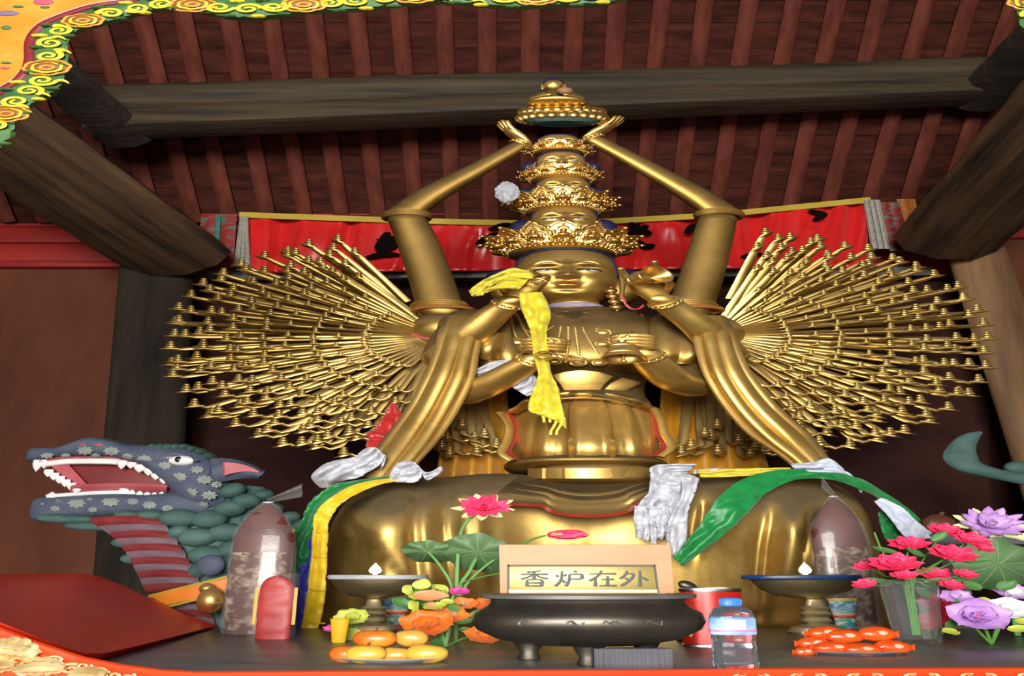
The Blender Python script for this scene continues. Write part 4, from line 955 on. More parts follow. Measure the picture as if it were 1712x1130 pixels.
# left: red pennant, white silk knots
red = thing('red_pennant', 'red satin pointed cloth standing beside the left gilded scarf', 'cloth', at(640, 760, 4.45))
ribbon([(655, 674, 660, 674, 4.62), (640, 698, 674, 700, 4.60), (624, 722, 676, 730, 4.58), (612, 748, 690, 765, 4.50), (622, 768, 702, 780, 4.42)], .02, 1.5, seed=4).build('point', 'silk_red', red, angle=180)
ribbon([(608, 730, 610, 728, 4.52), (622, 720, 630, 738, 4.54), (640, 722, 650, 744, 4.55)], .01, 1, seed=5).build('side_tip', 'silk_red', red, angle=180)
ws = thing('silk_scarf', 'shiny white silk scarf knotted round the left scarf end above the knee', 'scarf', at(590, 815, 4.25), 'white silk scarves on the statue')
ribbon([(536, 815, 560, 818, 4.32), (522, 796, 566, 806, 4.22), (548, 774, 600, 798, 4.16), (592, 764, 612, 790, 4.16), (608, 752, 632, 778, 4.15), (626, 748, 644, 762, 4.17), (640, 760, 638, 784, 4.18)], .03, 2.2, seed=6, nv=26, crumple=.014).build('wide_fold', 'silk_white', ws, angle=180)
ribbon([(652, 802, 664, 806, 4.20), (656, 786, 690, 806, 4.15), (670, 772, 702, 800, 4.15), (690, 772, 706, 790, 4.18), (712, 790, 716, 802, 4.2), (738, 780, 740, 786, 4.22)], .022, 2, seed=7, nv=22, crumple=.014).build('knot_fold', 'silk_white', ws, angle=180)
# ribbons over the left knee
ribbon([(655, 795, 652, 806, 4.22), (600, 803, 604, 816, 4.14), (556, 812, 566, 834, 4.08), (520, 838, 548, 850, 4.08), (505, 868, 532, 880, 4.06), (486, 905, 520, 915, 4.05), (480, 935, 512, 948, 4.06), (478, 960, 500, 972, 4.08)], .02, 1.6, seed=8).build('green_ribbon', 'silk_green', None, angle=180, label='green silk ribbon trailing over the left knee beside the yellow one', category='ribbon')
yr = thing('yellow_ribbon', 'long golden yellow ribbon hanging down beside the left knee to the altar', 'ribbon', at(525, 1068, 4.05))
ribbon([(690, 797, 690, 802, 4.22), (640, 801, 642, 808, 4.15), (590, 812, 596, 826, 4.07), (548, 836, 566, 846, 4.03), (526, 862, 550, 872, 4.01), (524, 882, 548, 888, 4.0), (521, 930, 546, 932, 4.0), (514, 990, 543, 992, 4.02), (508, 1030, 536, 1034, 4.04), (502, 1056, 526, 1062, 4.05), (508, 1068, 518, 1072, 4.05)], .012, 1, seed=9, nv=12).build('strip', 'silk_gold', yr, angle=180)
for yy in (888, 930, 985, 1040): MB().tube([at(x, yy + (x - 520) * .1, 3.98) for x in (516 if yy > 960 else 522, 530, 544)], .003, 5).build('crease_fold', 'silk_gold', yr)
MB().sheet(lambda u, v: at(lerp(470, 498, u), 884 + 10 * u + (v - .5) * (4 + 12 * u), 4.1 + .01 * math.sin(u * 6)), 8, 6, .006).build('side_tail', 'silk_gold', yr)
ribbon([(510, 885, 526, 890, 4.06), (504, 920, 522, 924, 4.05), (498, 965, 520, 968, 4.06), (494, 1010, 514, 1014, 4.08), (490, 1046, 508, 1050, 4.08), (488, 1075, 504, 1078, 4.08)], .01, 1, seed=10, nv=12).build('blue_ribbon', 'silk_blue', None, angle=180, label='deep blue silk ribbon hanging behind the long yellow one', category='ribbon')
# right: green sash, yellow and white cloths over the right knee
ribbon([(1126, 932, 1142, 946, 4.12), (1146, 908, 1172, 922, 4.10), (1172, 874, 1208, 896, 4.07), (1198, 836, 1244, 862, 4.05), (1232, 806, 1276, 828, 4.10), (1276, 790, 1312, 808, 4.16), (1330, 784, 1342, 800, 4.18), (1388, 788, 1392, 802, 4.18), (1436, 800, 1434, 816, 4.22), (1486, 828, 1474, 836, 4.30), (1528, 858, 1508, 866, 4.36), (1548, 884, 1528, 892, 4.38)], .014, 1, seed=11, n=8, crumple=.003).build('green_shawl', 'silk_green', None, angle=180, label='broad green silk shawl laid across the right knee', category='shawl')
ribbon([(1468, 858, 1480, 850, 4.34), (1474, 880, 1510, 862, 4.36), (1480, 900, 1530, 880, 4.38), (1500, 905, 1545, 902, 4.4)], .012, 2, seed=21).build('green_cloth', 'silk_green', None, angle=180, label='dark green cloth end hanging right of the knee behind the white silk', category='cloth')
ribbon([(1165, 786, 1172, 798, 4.34), (1210, 784, 1218, 797, 4.32), (1262, 783, 1262, 794, 4.30), (1322, 782, 1326, 790, 4.28)], .014, 2, seed=12).build('yellow_cloth', 'silk_yellow', None, angle=180, label='crumpled yellow silk lying along the lap right of the waist', category='cloth')
wl = thing('white_cloth', 'plain white cloth under the right scarf end, trailing down beyond the knee', 'cloth', at(1480, 890, 4.3))
ribbon([(1322, 776, 1332, 790, 4.24), (1362, 772, 1368, 792, 4.20), (1385, 766, 1400, 796, 4.20), (1412, 786, 1425, 806, 4.24), (1446, 812, 1440, 824, 4.30)], .02, 1.5, seed=13).build('top_fold', 'plain_white', wl, angle=180)
ribbon([(1462, 838, 1474, 832, 4.28), (1490, 868, 1508, 848, 4.26), (1508, 892, 1534, 872, 4.25), (1528, 904, 1566, 898, 4.25)], .01, 1, seed=14).build('trailing_fold', 'plain_white', wl, angle=180)
wk = thing('silk_scarf', 'fringed white silk scarf hanging over the lap right of the waist', 'scarf', at(1110, 925, 4.25), 'white silk scarves on the statue')
ribbon([(1165, 776, 1150, 790, 4.42), (1120, 776, 1120, 792, 4.40), (1090, 780, 1160, 796, 4.34), (1088, 800, 1168, 806, 4.30), (1086, 822, 1150, 822, 4.30), (1074, 836, 1140, 838, 4.28), (1064, 850, 1130, 850, 4.27)], .03, 3, seed=15, nv=30, crumple=.016).build('upper_fold', 'silk_white', wk, angle=180)
for k in range(6):
    x = 1062 + 12 * k; ribbon([(x, 846, x + 14, 846, 4.26), (x - 2, 868, x + 13, 870, 4.25), (x + 2, 888 - 3 * k % 7, x + 12, 890, 4.25), (x + 3, 900 + 4 * (k % 3), x + 9, 902 + 4 * (k % 3), 4.26)], .012, 1, seed=30 + k, nv=8, crumple=.012).build('fringe_strand', 'silk_white', wk, angle=180)
ribbon([(1140, 796, 1168, 800, 4.28), (1140, 830, 1160, 826, 4.24), (1124, 858, 1150, 856, 4.22), (1116, 884, 1148, 884, 4.20), (1116, 912, 1146, 908, 4.18), (1122, 930, 1136, 928, 4.18)], .018, 2, seed=16, nv=16, crumple=.014).build('long_tail', 'silk_white', wk, angle=180)
ribbon([(1160, 786, 1160, 792, 4.36), (1190, 783, 1190, 789, 4.34), (1220, 784, 1222, 788, 4.33)], .006, 1, seed=17, nv=8).build('side_tail', 'silk_white', wk, angle=180)
# orange drapes behind the waist
for l0, r0, l1, r1, lab in ((760, 842, 730, 860, 'orange silk drape behind the waist, on the side of the red pennant'), (1108, 1236, 1100, 1290, 'orange silk drape behind the waist, on the side of the green shawl')):
    MB().sheet(lambda u, v: at(lerp(lerp(l0, r0, u), lerp(l1, r1, u), v), lerp(620, 806, v), 5.36 - .04 * math.cos(u * 4.2 * 6.283 + v) * (.4 + .6 * v) - .05 * v), 60, 12, .012).build('orange_drape', 'drape_orange', None, angle=180, label=lab, category='drape', group='orange drapes behind the waist')
# crumpled white silk caught on the second crown
mb = MB(); qq = mpp(322, 4.7); mb.ell(at(848, 322, 4.70), (20 * qq / S, 20 * qq / S, 19 * qq), 34, 24, fn=lambda p, r_: r_ * (1 + .22 * nz(p * 2.6) + .12 * nz(p * 6.5)))
mb.build('silk_tuft', 'silk_white', None, angle=60, label='crumpled white silk tuft caught on the second crown', category='cloth')
MB().tube([at(x, y, 4.30) for x, y in sm([(1040, 494), (1046, 508), (1056, 516), (1068, 516), (1076, 510)], 4)], .0045, 6).build('red_string', 'silk_red', None, label='thin red string looped below the right raised wrist', category='string')

# ================================================================ the dragon
mat('dr_blue', (0.045, 0.055, 0.10), (0.075, 0.095, 0.125), 0.7, scale=14, bmp=.2)
mat('dr_teal', (0.028, 0.075, 0.066), (0.07, 0.135, 0.12), 0.75, scale=9, bmp=.25)
mat('dr_grey', (0.17, 0.20, 0.18), (0.24, 0.27, 0.24), 0.75, scale=20)
mat('dr_red', (0.15, 0.012, 0.013), (0.20, 0.024, 0.024), 0.7, scale=14)
mat('dr_lilac', (0.11, 0.065, 0.085), (0.17, 0.11, 0.135), 0.75, scale=12)
mat('dr_mouth', (0.12, 0.004, 0.004), (0.18, 0.008, 0.007), 0.55, scale=10)
mat('dr_pink', (0.34, 0.05, 0.065), (0.42, 0.11, 0.12), 0.55, scale=10)
mat('dr_white', (0.60, 0.60, 0.58), (0.72, 0.72, 0.70), 0.5, scale=10)
mat('dr_orange', (0.60, 0.15, 0.008), (0.68, 0.20, 0.01), 0.55, scale=8)
DY = 4.35
dg = thing('dragon_figure', 'painted blue and teal dragon figure with gaping mouth beside the altar', 'dragon', Vector((at(365, 1000, DY + .1).x, DY + .1, 0)))
qd = mpp(800, DY)
up_j = sm([(48, 758, 768, .02), (60, 749, 773, .07), (104, 749, 768, .10), (132, 740, 767, .115), (160, 732, 767, .12), (195, 737, 768, .13), (221, 744, 774, .14), (250, 746, 783, .15), (290, 746, 813, .16), (330, 752, 850, .16), (362, 772, 856, .14), (384, 800, 850, .07)], 5)
lo_j = sm([(58, 838, 862, .04), (66, 832, 872, .07), (100, 829, 872, .09), (160, 825, 867, .10), (210, 824, 865, .11), (250, 826, 864, .12), (300, 822, 866, .13), (345, 822, 866, .12), (375, 830, 860, .06)], 5)
def xloft(tbl, n=28, e=.75):
    def fn(u, v):
        x, t_, b_, d = tbl[round(u * (len(tbl) - 1))]; a = 6.28319 * v; ca, sa = math.cos(a), math.sin(a)
        p = at(x, (t_ + b_) / 2, DY); zt = at(x, t_, DY).z; zb = at(x, b_, DY).z
        return Vector((p.x, DY - d * abs(ca) ** e * (1 if ca > 0 else -1), (zt + zb) / 2 + (zt - zb) / 2 * abs(sa) ** e * (1 if sa > 0 else -1)))
    return MB().grid(fn, len(tbl), n, cv=True, cap=True)
def dsurf(tbl, px, py, off=0.0):
    x = interp(tbl, px); k = max(-.95, min(.95, (py - (x[0] + x[1]) / 2) / ((x[1] - x[0]) / 2))); return at(px, py, DY - x[2] * (1 - abs(k) ** 2.67) ** .375 - off)
uj = xloft(up_j).build('upper_head', 'dr_blue', dg, angle=70)
lj = xloft(lo_j).build('lower_jaw', 'dr_blue', dg, angle=70)
# mouth: red inside, gums, tongue, teeth one by one
mo = MB().prism([at(x, y, DY - .03) for x, y in ((74, 770), (118, 762), (200, 762), (250, 775), (296, 812), (290, 830), (210, 832), (140, 832), (122, 826), (95, 800))], (0, .06, 0)).build('mouth', 'dr_mouth', dg, bevel=.01)
MB().sheet(lambda u, v: at(lerp(118, 280, u), lerp(813, 826, v) - 3 * math.sin(u * 3.1), DY - .10 + .06 * v), 16, 6, .02).build('tongue', 'dr_pink', mo)
MB().sheet(lambda u, v: at(lerp(lerp(84, 128, v), lerp(112, 150, v), u), lerp(776, 818, v) - 4 * u, DY - .05), 5, 12, .02).build('inner_gum', 'dr_pink', mo)
MB().tube([dsurf(up_j, x, interp(up_j, x)[1] - 1.5, .004) for x in range(62, 290, 8)], .010, 6).build('upper_lip', 'dr_pink', uj)
MB().tube([at(x, interp(up_j, x)[1] + 4, DY - interp(up_j, x)[2] * .72) for x in range(70, 206, 8)], .017, 8, .7).build('upper_gum', 'dr_white', uj)
MB().tube([at(x, interp(lo_j, x)[0] - 1, DY - interp(lo_j, x)[2] * .72) for x in range(80, 206, 8)], .012, 8).build('lower_gum', 'dr_white', lj)
def tooth(px, py, w_, h, Y, par, dirn=1):
    qq = mpp(py, Y); MB().lathe(at(px, py, Y), [(w_ * qq / S, 0), (w_ * qq / S * 1.05, -dirn * h * .35 * qq), (w_ * qq / S * .7, -dirn * h * .7 * qq), (.0008, -dirn * h * qq)], 10).build('tooth', 'dr_white', par)
for px, py, w_, h in ((64, 771, 8, 19), (76, 771, 8, 14), (205, 772, 8, 14), (220, 775, 8, 10), (235, 779, 10, 13), (250, 785, 9, 12), (262, 794, 9, 10), (276, 801, 9, 10), (286, 806, 6, 6)): tooth(px, py - 2, w_, h, DY - interp(up_j, px)[2] * .7, uj)
for i in range(6): tooth(82 + 9.5 * i, 785 + 5.6 * i, 8, 12, DY - .085, mo)
for px, h, w_ in ((86, 10, 8), (206, 15, 9), (220, 8, 6), (233, 7, 6), (246, 6, 6), (258, 5, 5), (270, 5, 5)): tooth(px, interp(lo_j, px)[0] + 2, w_, h, DY - interp(lo_j, px)[2] * .7, lj, -1)
# painted rosettes in low relief
def rosette(tbl, px, py, r, par):
    m = MB(); n = 32
    def pt(i, k): an = i * 6.28319 / n; rr = r * k * (.84 + .16 * math.cos(i * 6.28319 / 4)); return dsurf(tbl, px + math.cos(an) * rr * S * .8, py - math.sin(an) * rr, .008)
    vs = [dsurf(tbl, px, py, .014)] + [pt(i, .55) for i in range(n)] + [pt(i, 1) for i in range(n)] + [pt(i, 1) + Vector((0, .012, 0)) for i in range(n)]
    fs = [(0, 1 + i, 1 + (i + 1) % n) for i in range(n)] + [(1 + i, 1 + n + i, 1 + n + (i + 1) % n, 1 + (i + 1) % n) for i in range(n)] + [(1 + n + i, 1 + 2 * n + i, 1 + 2 * n + (i + 1) % n, 1 + n + (i + 1) % n) for i in range(n)]
    m.add(vs, fs); m.build('rosette', 'dr_grey', par)
for px, py, r in ((78, 760, 7), (110, 762, 5), (142, 753, 8), (186, 754, 8), (160, 762, 5), (213, 763, 6), (241, 768, 8), (275, 778, 7), (300, 797, 8), (280, 762, 5), (330, 785, 7), (342, 802, 8), (318, 823, 8), (350, 828, 8), (306, 840, 7), (338, 845, 7), (362, 810, 6), (225, 752, 5)): rosette(up_j, px, py, r, uj)
for px, py, r in ((70, 842, 6), (92, 850, 5), (128, 841, 9), (185, 838, 9), (222, 838, 6), (250, 844, 7), (96, 835, 5), (155, 852, 5), (280, 850, 6), (150, 833, 4)): rosette(lo_j, px, py, r, lj)
# brow crest, eye, ear, nostril marks
for i in range(9):
    x = 248 + 13 * i; MB().ell(at(x, 750 + (4 if i in (0, 8) else 0) + max(0, i - 5) * 3.5, DY - .06), (9 * qd / S, .09, 7 * qd), 14, 8).build('brow_crest', 'dr_teal', uj)
ey = MB().ell(dsurf(up_j, 304, 770, .0), (22 * qd / S, .03, 8 * qd), 18, 10, M=Matrix.Rotation(.15, 3, 'Y')).build('eye', 'dr_white', uj)
MB().ell(dsurf(up_j, 298, 768, .022), (6 * qd / S, .012, 5 * qd), 12, 8).build('pupil', 'eye_dark', ey)
MB().tube([dsurf(up_j, x, y, .012) for x, y in sm([(272, 762), (290, 759), (312, 762), (328, 772)], 4)], .012, 6).build('eye_lid', 'dr_blue', ey)
for x in (140, 166): MB().ell(dsurf(up_j, x, 744, .0), (9 * qd / S, .014, 3 * qd), 12, 6).build('nostril', 'dr_pink', uj)
ea = MB().sheet(lambda u, v: at(lerp(352, 436, u), 788 + (v - .5) * 36 * (1 - .82 * u ** 1.5) + 6 * u - 6 * math.sin(u * 3.1), DY - .13 - .04 * math.sin(3.14 * v) + .05 * u), 16, 10, .03).build('ear', 'dr_blue', dg)
MB().sheet(lambda u, v: at(lerp(374, 432, u), 780 + 12 * u + lerp(-7, 15, v) * (1 - .88 * u) - 6 * math.sin(u * 2.6), DY - .19 + .05 * u), 12, 8, .012).build('ear_lining', 'dr_pink', ea)
# neck: scaled back, banded belly
def nrow(py): return interp([(800, 300, 440, .13), (850, 215, 452, .17), (880, 205, 466, .19), (920, 232, 476, .20), (960, 250, 480, .21), (1000, 262, 482, .22), (1060, 276, 486, .23), (1120, 284, 492, .24)], py)
def neck(u, v):
    py = lerp(815, 1120, min(1, u * 1.25)); l, r, d = nrow(py); a = 6.28319 * v; p = at((l + r) / 2, py, DY + .1); hw = (r - l) / 2 * mpp(py, DY + .1) / S
    z = p.z if u <= .8 else lerp(p.z, 0.0, (u - .8) / .2)
    return Vector((p.x + hw * math.cos(a), DY + .1 + d * math.sin(a), z))
MB().grid(neck, 46, 40, cv=True, cap=True).build('neck', 'dr_teal', dg, angle=70)
def bellyx(py): return interp([(868, 158, 262), (890, 192, 280), (910, 212, 292), (930, 226, 304), (950, 236, 314), (971, 246, 325), (1000, 258, 336), (1045, 282, 352), (1100, 300, 360)], py)
y = 868; kk = 0
while y < 1090:
    h = 8 if kk % 2 == 0 else 14
    def fb(u, v, y=y, h=h):
        py = y + h * v; l, r = bellyx(py); px = lerp(l, r, u)
        return at(px, py - 6 * math.sin(3.14 * u) * .6 + (4 if kk % 2 == 0 else 0) * 0 + 3 * u, DY - .10 - .05 * math.sin(u * 2.6) - (.004 if kk % 2 == 0 else .0) - .012 * math.sin(3.14 * v))
    if not 985 < y < 1000: MB().sheet(fb, 14, 5, .04).build('belly_band', 'dr_red' if kk % 2 == 0 else 'dr_lilac', dg)
    y += h; kk += 1
col_ = MB().sheet(lambda u, v: at(lerp(250, 378, u), lerp(998, 966, u) + 22 * v, DY - .19 - .05 * math.sin(u * 2.6)), 20, 4, .03).build('collar', 'dr_orange', dg)
for v0 in (-.08, 1.08): MB().tube([at(lerp(250, 378, i / 12), lerp(998, 966, i / 12) + 22 * v0, DY - .205 - .05 * math.sin(i / 12 * 2.6)) for i in range(13)], .006, 6).build('collar_edge', 'satin_yellow', col_)
bl = MB().ell(at(352, 1004, DY - .30), (20 * qd / S, .06, 19 * qd), 20, 12).build('collar_bell', 'brass', dg)
MB().ell(at(346, 984, DY - .29), (12 * qd / S, .035, 8 * qd), 14, 8).build('bell_cap', 'brass', bl); MB().tube([at(333 + i * 3.2, 1006 + 3 * math.sin(i * .26), DY - .355 + .035 * abs(i - 6) / 6) for i in range(13)], .005, 6).build('bell_rim', 'brass', bl)
MB().ell(at(253, 1008, DY - .24), (5 * qd / S, .02, 8 * qd), 10, 6).build('collar_knob', 'brass', dg)
# rounded scales of cheek and mane
for px, py, rx, ry, yy in ((300, 866, 34, 14, -.14), (255, 862, 26, 10, -.13), (215, 862, 22, 9, -.12), (350, 868, 30, 14, -.13), (385, 850, 26, 14, -.10), (330, 898, 32, 15, -.12), (378, 890, 30, 15, -.10), (300, 890, 18, 12, -.13), (345, 928, 30, 15, -.12), (395, 918, 30, 15, -.10), (430, 905, 26, 14, -.06), (390, 820, 20, 13, -.10), (412, 838, 24, 13, -.08), (430, 868, 26, 14, -.06), (452, 852, 22, 12, -.02), (470, 880, 20, 13, 0), (440, 828, 18, 10, -.03), (484, 866, 18, 11, .02), (500, 880, 14, 12, .05), (380, 945, 26, 14, -.10), (420, 945, 26, 14, -.06), (330, 955, 20, 14, -.12)):
    so = MB().ell(at(px, py, DY + yy + .02), (rx * qd / S, .07, ry * qd), 18, 10, M=Matrix.Rotation(.25, 3, 'Y')).build('scale', 'dr_teal', dg)
for px, py, L_, an in ((150, 880, 44, .1), (205, 908, 20, .5), (218, 934, 18, 1.1), (120, 868, 40, 0.0), (90, 866, 30, 0)):
    MB().ell(at(px, py, DY - .08), (L_ * qd / S, .03, 7 * qd), 16, 8, M=Matrix.Rotation(an, 3, 'Y')).build('jaw_fin', 'dr_teal', dg)
MB().ell(at(352, 945, DY - .20), (22 * qd / S, .03, 16 * qd), 16, 8).build('neck_patch', 'dr_blue', dg)
# curling tail of a second carved beast at the right
ty = 4.6
tl = thing('beast_tail', 'teal painted carved tail curling up before the dark wall', 'carving', Vector((at(1715, 815, ty).x, ty, 0)))
P = sm([(1640, 722, 2), (1624, 730, 7), (1610, 745, 10), (1606, 765, 13), (1622, 780, 11), (1655, 790, 9), (1690, 797, 9), (1740, 806, 12), (1790, 830, 18)], 5)
qt = mpp(770, ty)
MB().tube([at(x, y, ty) for x, y, r in P], [max(.5, r) * qt for x, y, r in P], 12, .9).build('curl', 'dr_teal', tl)
MB().ell(at(1700, 782, ty + .02), (22 * qt / S, .05, 11 * qt), 14, 8).build('lobe', 'dr_teal', tl); MB().ell(at(1730, 788, ty), (24 * qt / S, .06, 14 * qt), 14, 8).build('lobe', 'dr_teal', tl)
MB().capsule([at(1800, 830, ty), Vector((at(1800, 830, ty).x, ty, .9)), Vector((at(1800, 830, ty).x, ty, .05))], [.09, .12, .14], 14).build('haunch', 'dr_teal', tl)
# ================================================================ offerings on the altar table
mat('bronze_dark', (0.06, 0.053, 0.043), (0.12, 0.105, 0.08), 0.34, metal=.75, scale=6, bmp=.15)
mat('bronze_rim', (0.10, 0.095, 0.09), (0.17, 0.16, 0.15), 0.45, metal=.4, scale=10)
mat('board_peach', (0.55, 0.27, 0.14), (0.63, 0.34, 0.19), .55, scale=5, bmp=.05, stretch=(.4, 1, 3))
mat('plaque_gold', (0.36, 0.27, 0.08), (0.46, 0.36, 0.13), .35, metal=.5, scale=3)
mat('plaque_edge', (0.70, 0.55, 0.16), rough=.35, metal=.5)
mat('letter_ink', (0.045, 0.05, 0.045), rough=.5)
mat('tin_red', (0.46, 0.012, 0.008), (0.6, 0.02, 0.012), .25, scale=7, metal=.2)
mat('tin_gold', (0.55, 0.38, 0.08), rough=.4, metal=.4)
mat('steel', (0.6, 0.6, 0.6), rough=.25, metal=1.0)
mat('cap_blue', (0.02, 0.16, 0.62), (0.03, 0.2, 0.7), .35, scale=9)
mat('pet', (0.72, 0.86, 1.0), rough=.06, trans=.96, ior=1.25)
mat('label_blue', (0.16, 0.32, 0.66), (0.5, 0.64, 0.8), .4, scale=9, lo=.4, hi=.6)
mat('label_white', (0.85, 0.87, 0.9), rough=.4); mat('label_pink', (0.7, 0.2, 0.4), rough=.4)
mat('glass', (0.92, 0.95, 0.94), rough=.04, trans=.97, ior=1.2)
mat('film', (0.45, 0.43, 0.42), rough=.14, alpha=.13, spec=1.0, bmp=.8, scale=14, coat=.5)
mat('film_thin', (0.3, 0.28, 0.28), rough=.2, alpha=.06, spec=.5)
mat('bag_core', (0.065, 0.012, 0.012), (0.15, 0.04, 0.035), .45, scale=9, coat=.3)
mat('bag_mottle', (0.085, 0.03, 0.022), (0.40, 0.30, 0.22), .4, scale=26, lo=.46, hi=.66, bmp=.4, coat=.4)
mat('bag_white', (0.40, 0.38, 0.40), (0.62, 0.60, 0.62), .4, scale=20, bmp=.3)
mat('pack_red', (0.33, 0.010, 0.010), (0.44, 0.03, 0.025), .45, scale=16, bmp=.3)
mat('pack_yellow', (0.6, 0.36, 0.05), rough=.5)
def mix_mat(name, cols, scale, rough=.4, axis=(1, 1, 1), **kw):
    m, nt, b = nodes(name); n = noise_tex(nt, scale, 3, .5, axis); r = ramp(nt, n.outputs['Fac'], [(p, c) for p, c in cols]); nt.links.new(r.outputs[0], b.inputs['Base Color']); b.inputs['Roughness'].default_value = rough
    for k, x in kw.items(): b.inputs[k].default_value = x
mix_mat('apple_a', [(.3, (.50, .05, .01)), (.48, (.62, .17, .015)), (.68, (.68, .34, .04))], 9, .3)
mix_mat('apple_b', [(.3, (.62, .40, .03)), (.55, (.66, .42, .06)), (.72, (.55, .10, .03))], 8, .3)
mix_mat('apple_c', [(.3, (.64, .26, .03)), (.52, (.68, .36, .06)), (.7, (.52, .08, .02))], 8, .3)
mat('stem_brown', (.08, .045, .02), rough=.7)
mat('porcelain', (.6, .6, .6), (.7, .7, .7), .25, scale=5)
mat('orange_pack', (.70, .045, .004), (.78, .12, .01), .35, scale=12, coat=.5)
mat('orange_mark', (.82, .42, .30), rough=.4)
mat('lamp_blue', (.006, .015, .06), (.015, .06, .2), .35, scale=12); mat('lamp_grey', (.32, .34, .36), (.42, .44, .45), .4, scale=14)
mat('oil', (.40, .26, .06), rough=.1, spec=.8)
mat('flame', (1, .8, .4), emit=((1, .72, .34), 14.0))
mat('wick', (.02, .02, .02), rough=.8)
mat('cup_band_blue', (.05, .15, .25), (.25, .35, .38), .4, scale=40, lo=.45, hi=.55); mat('cup_band_red', (.4, .03, .04), rough=.4); mat('cup_band_gold', (.55, .38, .1), (.35, .25, .1), .4, scale=50); mat('cup_green', (.02, .22, .22), (.5, .45, .25), .4, scale=45, lo=.48, hi=.58)
mat('cup_yellow', (.62, .36, .006), (.7, .44, .01), .45, scale=10)
mat('pet_orange', (.72, .13, .006), (.78, .23, .02), .5, scale=16, sheen=.2); mat('pet_salmon', (.75, .24, .10), (.8, .36, .16), .5, scale=16); mat('pet_lime', (.42, .48, .05), (.55, .6, .12), .55, scale=18); mat('pet_magenta', (.5, .03, .2), (.62, .06, .3), .5, scale=16)
mat('pet_pink', (.78, .03, .12), (.85, .07, .20), .5, scale=14); mat('pet_rose', (.72, .012, .07), (.8, .05, .14), .5, scale=14)
mat('pet_cream', (.62, .66, .30), (.72, .74, .42), .5, scale=14); mat('pet_violet', (.42, .17, .55), (.62, .42, .72), .5, scale=12); mat('pet_white', (.66, .66, .70), (.74, .74, .76), .5, scale=12)
mat('leaf_green', (.05, .15, .035), (.09, .24, .06), .5, scale=8, bmp=.1); mat('leaf_lotus', (.07, .14, .055), (.12, .22, .09), .5, scale=6, bmp=.1); mat('stem_green', (.07, .2, .03), (.1, .3, .05), .5, scale=9); mat('leaf_vein', (.18, .28, .12), rough=.5)
mat('ribbed_box', (.075, .07, .085), (.11, .105, .12), .7, scale=9)
mat('gourd_brown', (.10, .03, .02), (.16, .05, .03), .45, scale=6)

# ---- censer
CB = tab(985, 1110); cq = mpp(1050, CB.y); cy_ = CB.y + .04; cb = Vector((at(984, 1050, cy_).x, cy_, TABLE_Z)); R_ = 200 * cq / S
zc = lambda py: at(984, py, cy_ - R_ * .6).z
ce = thing('incense_burner', 'dark bronze three-legged incense burner with grey rim on the altar', 'burner', cb)
MB().lathe((cb.x, cb.y, 0), [(.001, zc(1083)), (R_ * .50, zc(1082)), (R_ * .78, zc(1072)), (R_ * .95, zc(1056)), (R_ * 1.0, zc(1042)), (R_ * .97, zc(1027)), (R_ * .86, zc(1014)), (R_ * .83, zc(1008)), (R_ * .85, zc(1001)), (R_ * .70, zc(1001)), (R_ * .72, zc(1020)), (.001, zc(1024))], 64).build('bowl', 'bronze_dark', ce)
MB().lathe((cb.x, cb.y, 0), [(R_ * .84, zc(1003)), (R_ * .93, zc(1001)), (R_ * .935, zc(995)), (R_ * .90, zc(993)), (R_ * .70, zc(993)), (R_ * .70, zc(1003)), (R_ * .84, zc(1003))], 64).build('rim', 'bronze_rim', ce)
MB().lathe((cb.x, cb.y, 0), [(.001, zc(1010)), (R_ * .71, zc(1010)), (.001, zc(1005))], 32).build('ash', 'bronze_rim', ce)
for a in (-1.62, 2.52, .62):
    p = Vector((cb.x + math.cos(a) * R_ * .62, cb.y + math.sin(a) * R_ * .62, 0))
    MB().lathe(p, [(.014, TABLE_Z), (.017, TABLE_Z + .008), (.013, TABLE_Z + .025), (.022, TABLE_Z + .055), (.04, zc(1082) + .008), (.02, zc(1074))], 16).build('leg', 'bronze_dark', ce)
for k, x in enumerate((872, 950, 958, 1010, 1018, 1082)):       # worn raised marks on the belly
    ph = (x - 984) / 200; px_ = cb.x + R_ * 1.0 * ph; yy = cb.y - R_ * math.sqrt(1 - ph * ph) - .001
    MB().tube([Vector((px_ + (.006 + .001 * k) * math.cos(t * .9 + k), yy - .001, zc(1040) + .007 * math.sin(t * (1.0 + .2 * k)))) for t in range(6)], .0022, 5).build('relief_mark', 'bronze_rim', ce)
# ---- sign on the censer
sg = thing('notice_board', 'peach wooden notice board with a brass plaque reading 香炉在外 on the burner', 'sign', at(980, 992, cy_ + .03))
sy = cy_ + .02
def rectp(x0, y0, x1, y1, Y, th, x0b=None, x1b=None):
    a = [at(x0, y0, Y), at(x1, y0, Y), at(x1b or x1, y1, Y), at(x0b or x0, y1, Y)]; return MB().hexa(a, [p + Vector((0, th, 0)) for p in a])
rectp(834, 910, 1121, 1006, sy, .018, 836, 1129).build('back_board', 'board_peach', sg, bevel=.003)
rectp(851, 945, 1093, 991, sy - .014, .014, 851, 1099).build('plaque', 'plaque_gold', sg, bevel=.002)
rectp(851, 986, 1099, 991, sy - .020, .008).build('plaque_edge', 'plaque_edge', sg); rectp(849, 944, 1095, 947, sy - .017, .006).build('plaque_edge', 'letter_ink', sg); rectp(848, 944, 851.5, 991, sy - .017, .006).build('plaque_edge', 'letter_ink', sg); rectp(1093, 944, 1096, 991, sy - .017, .006, 1099, 1102).build('plaque_edge', 'letter_ink', sg)
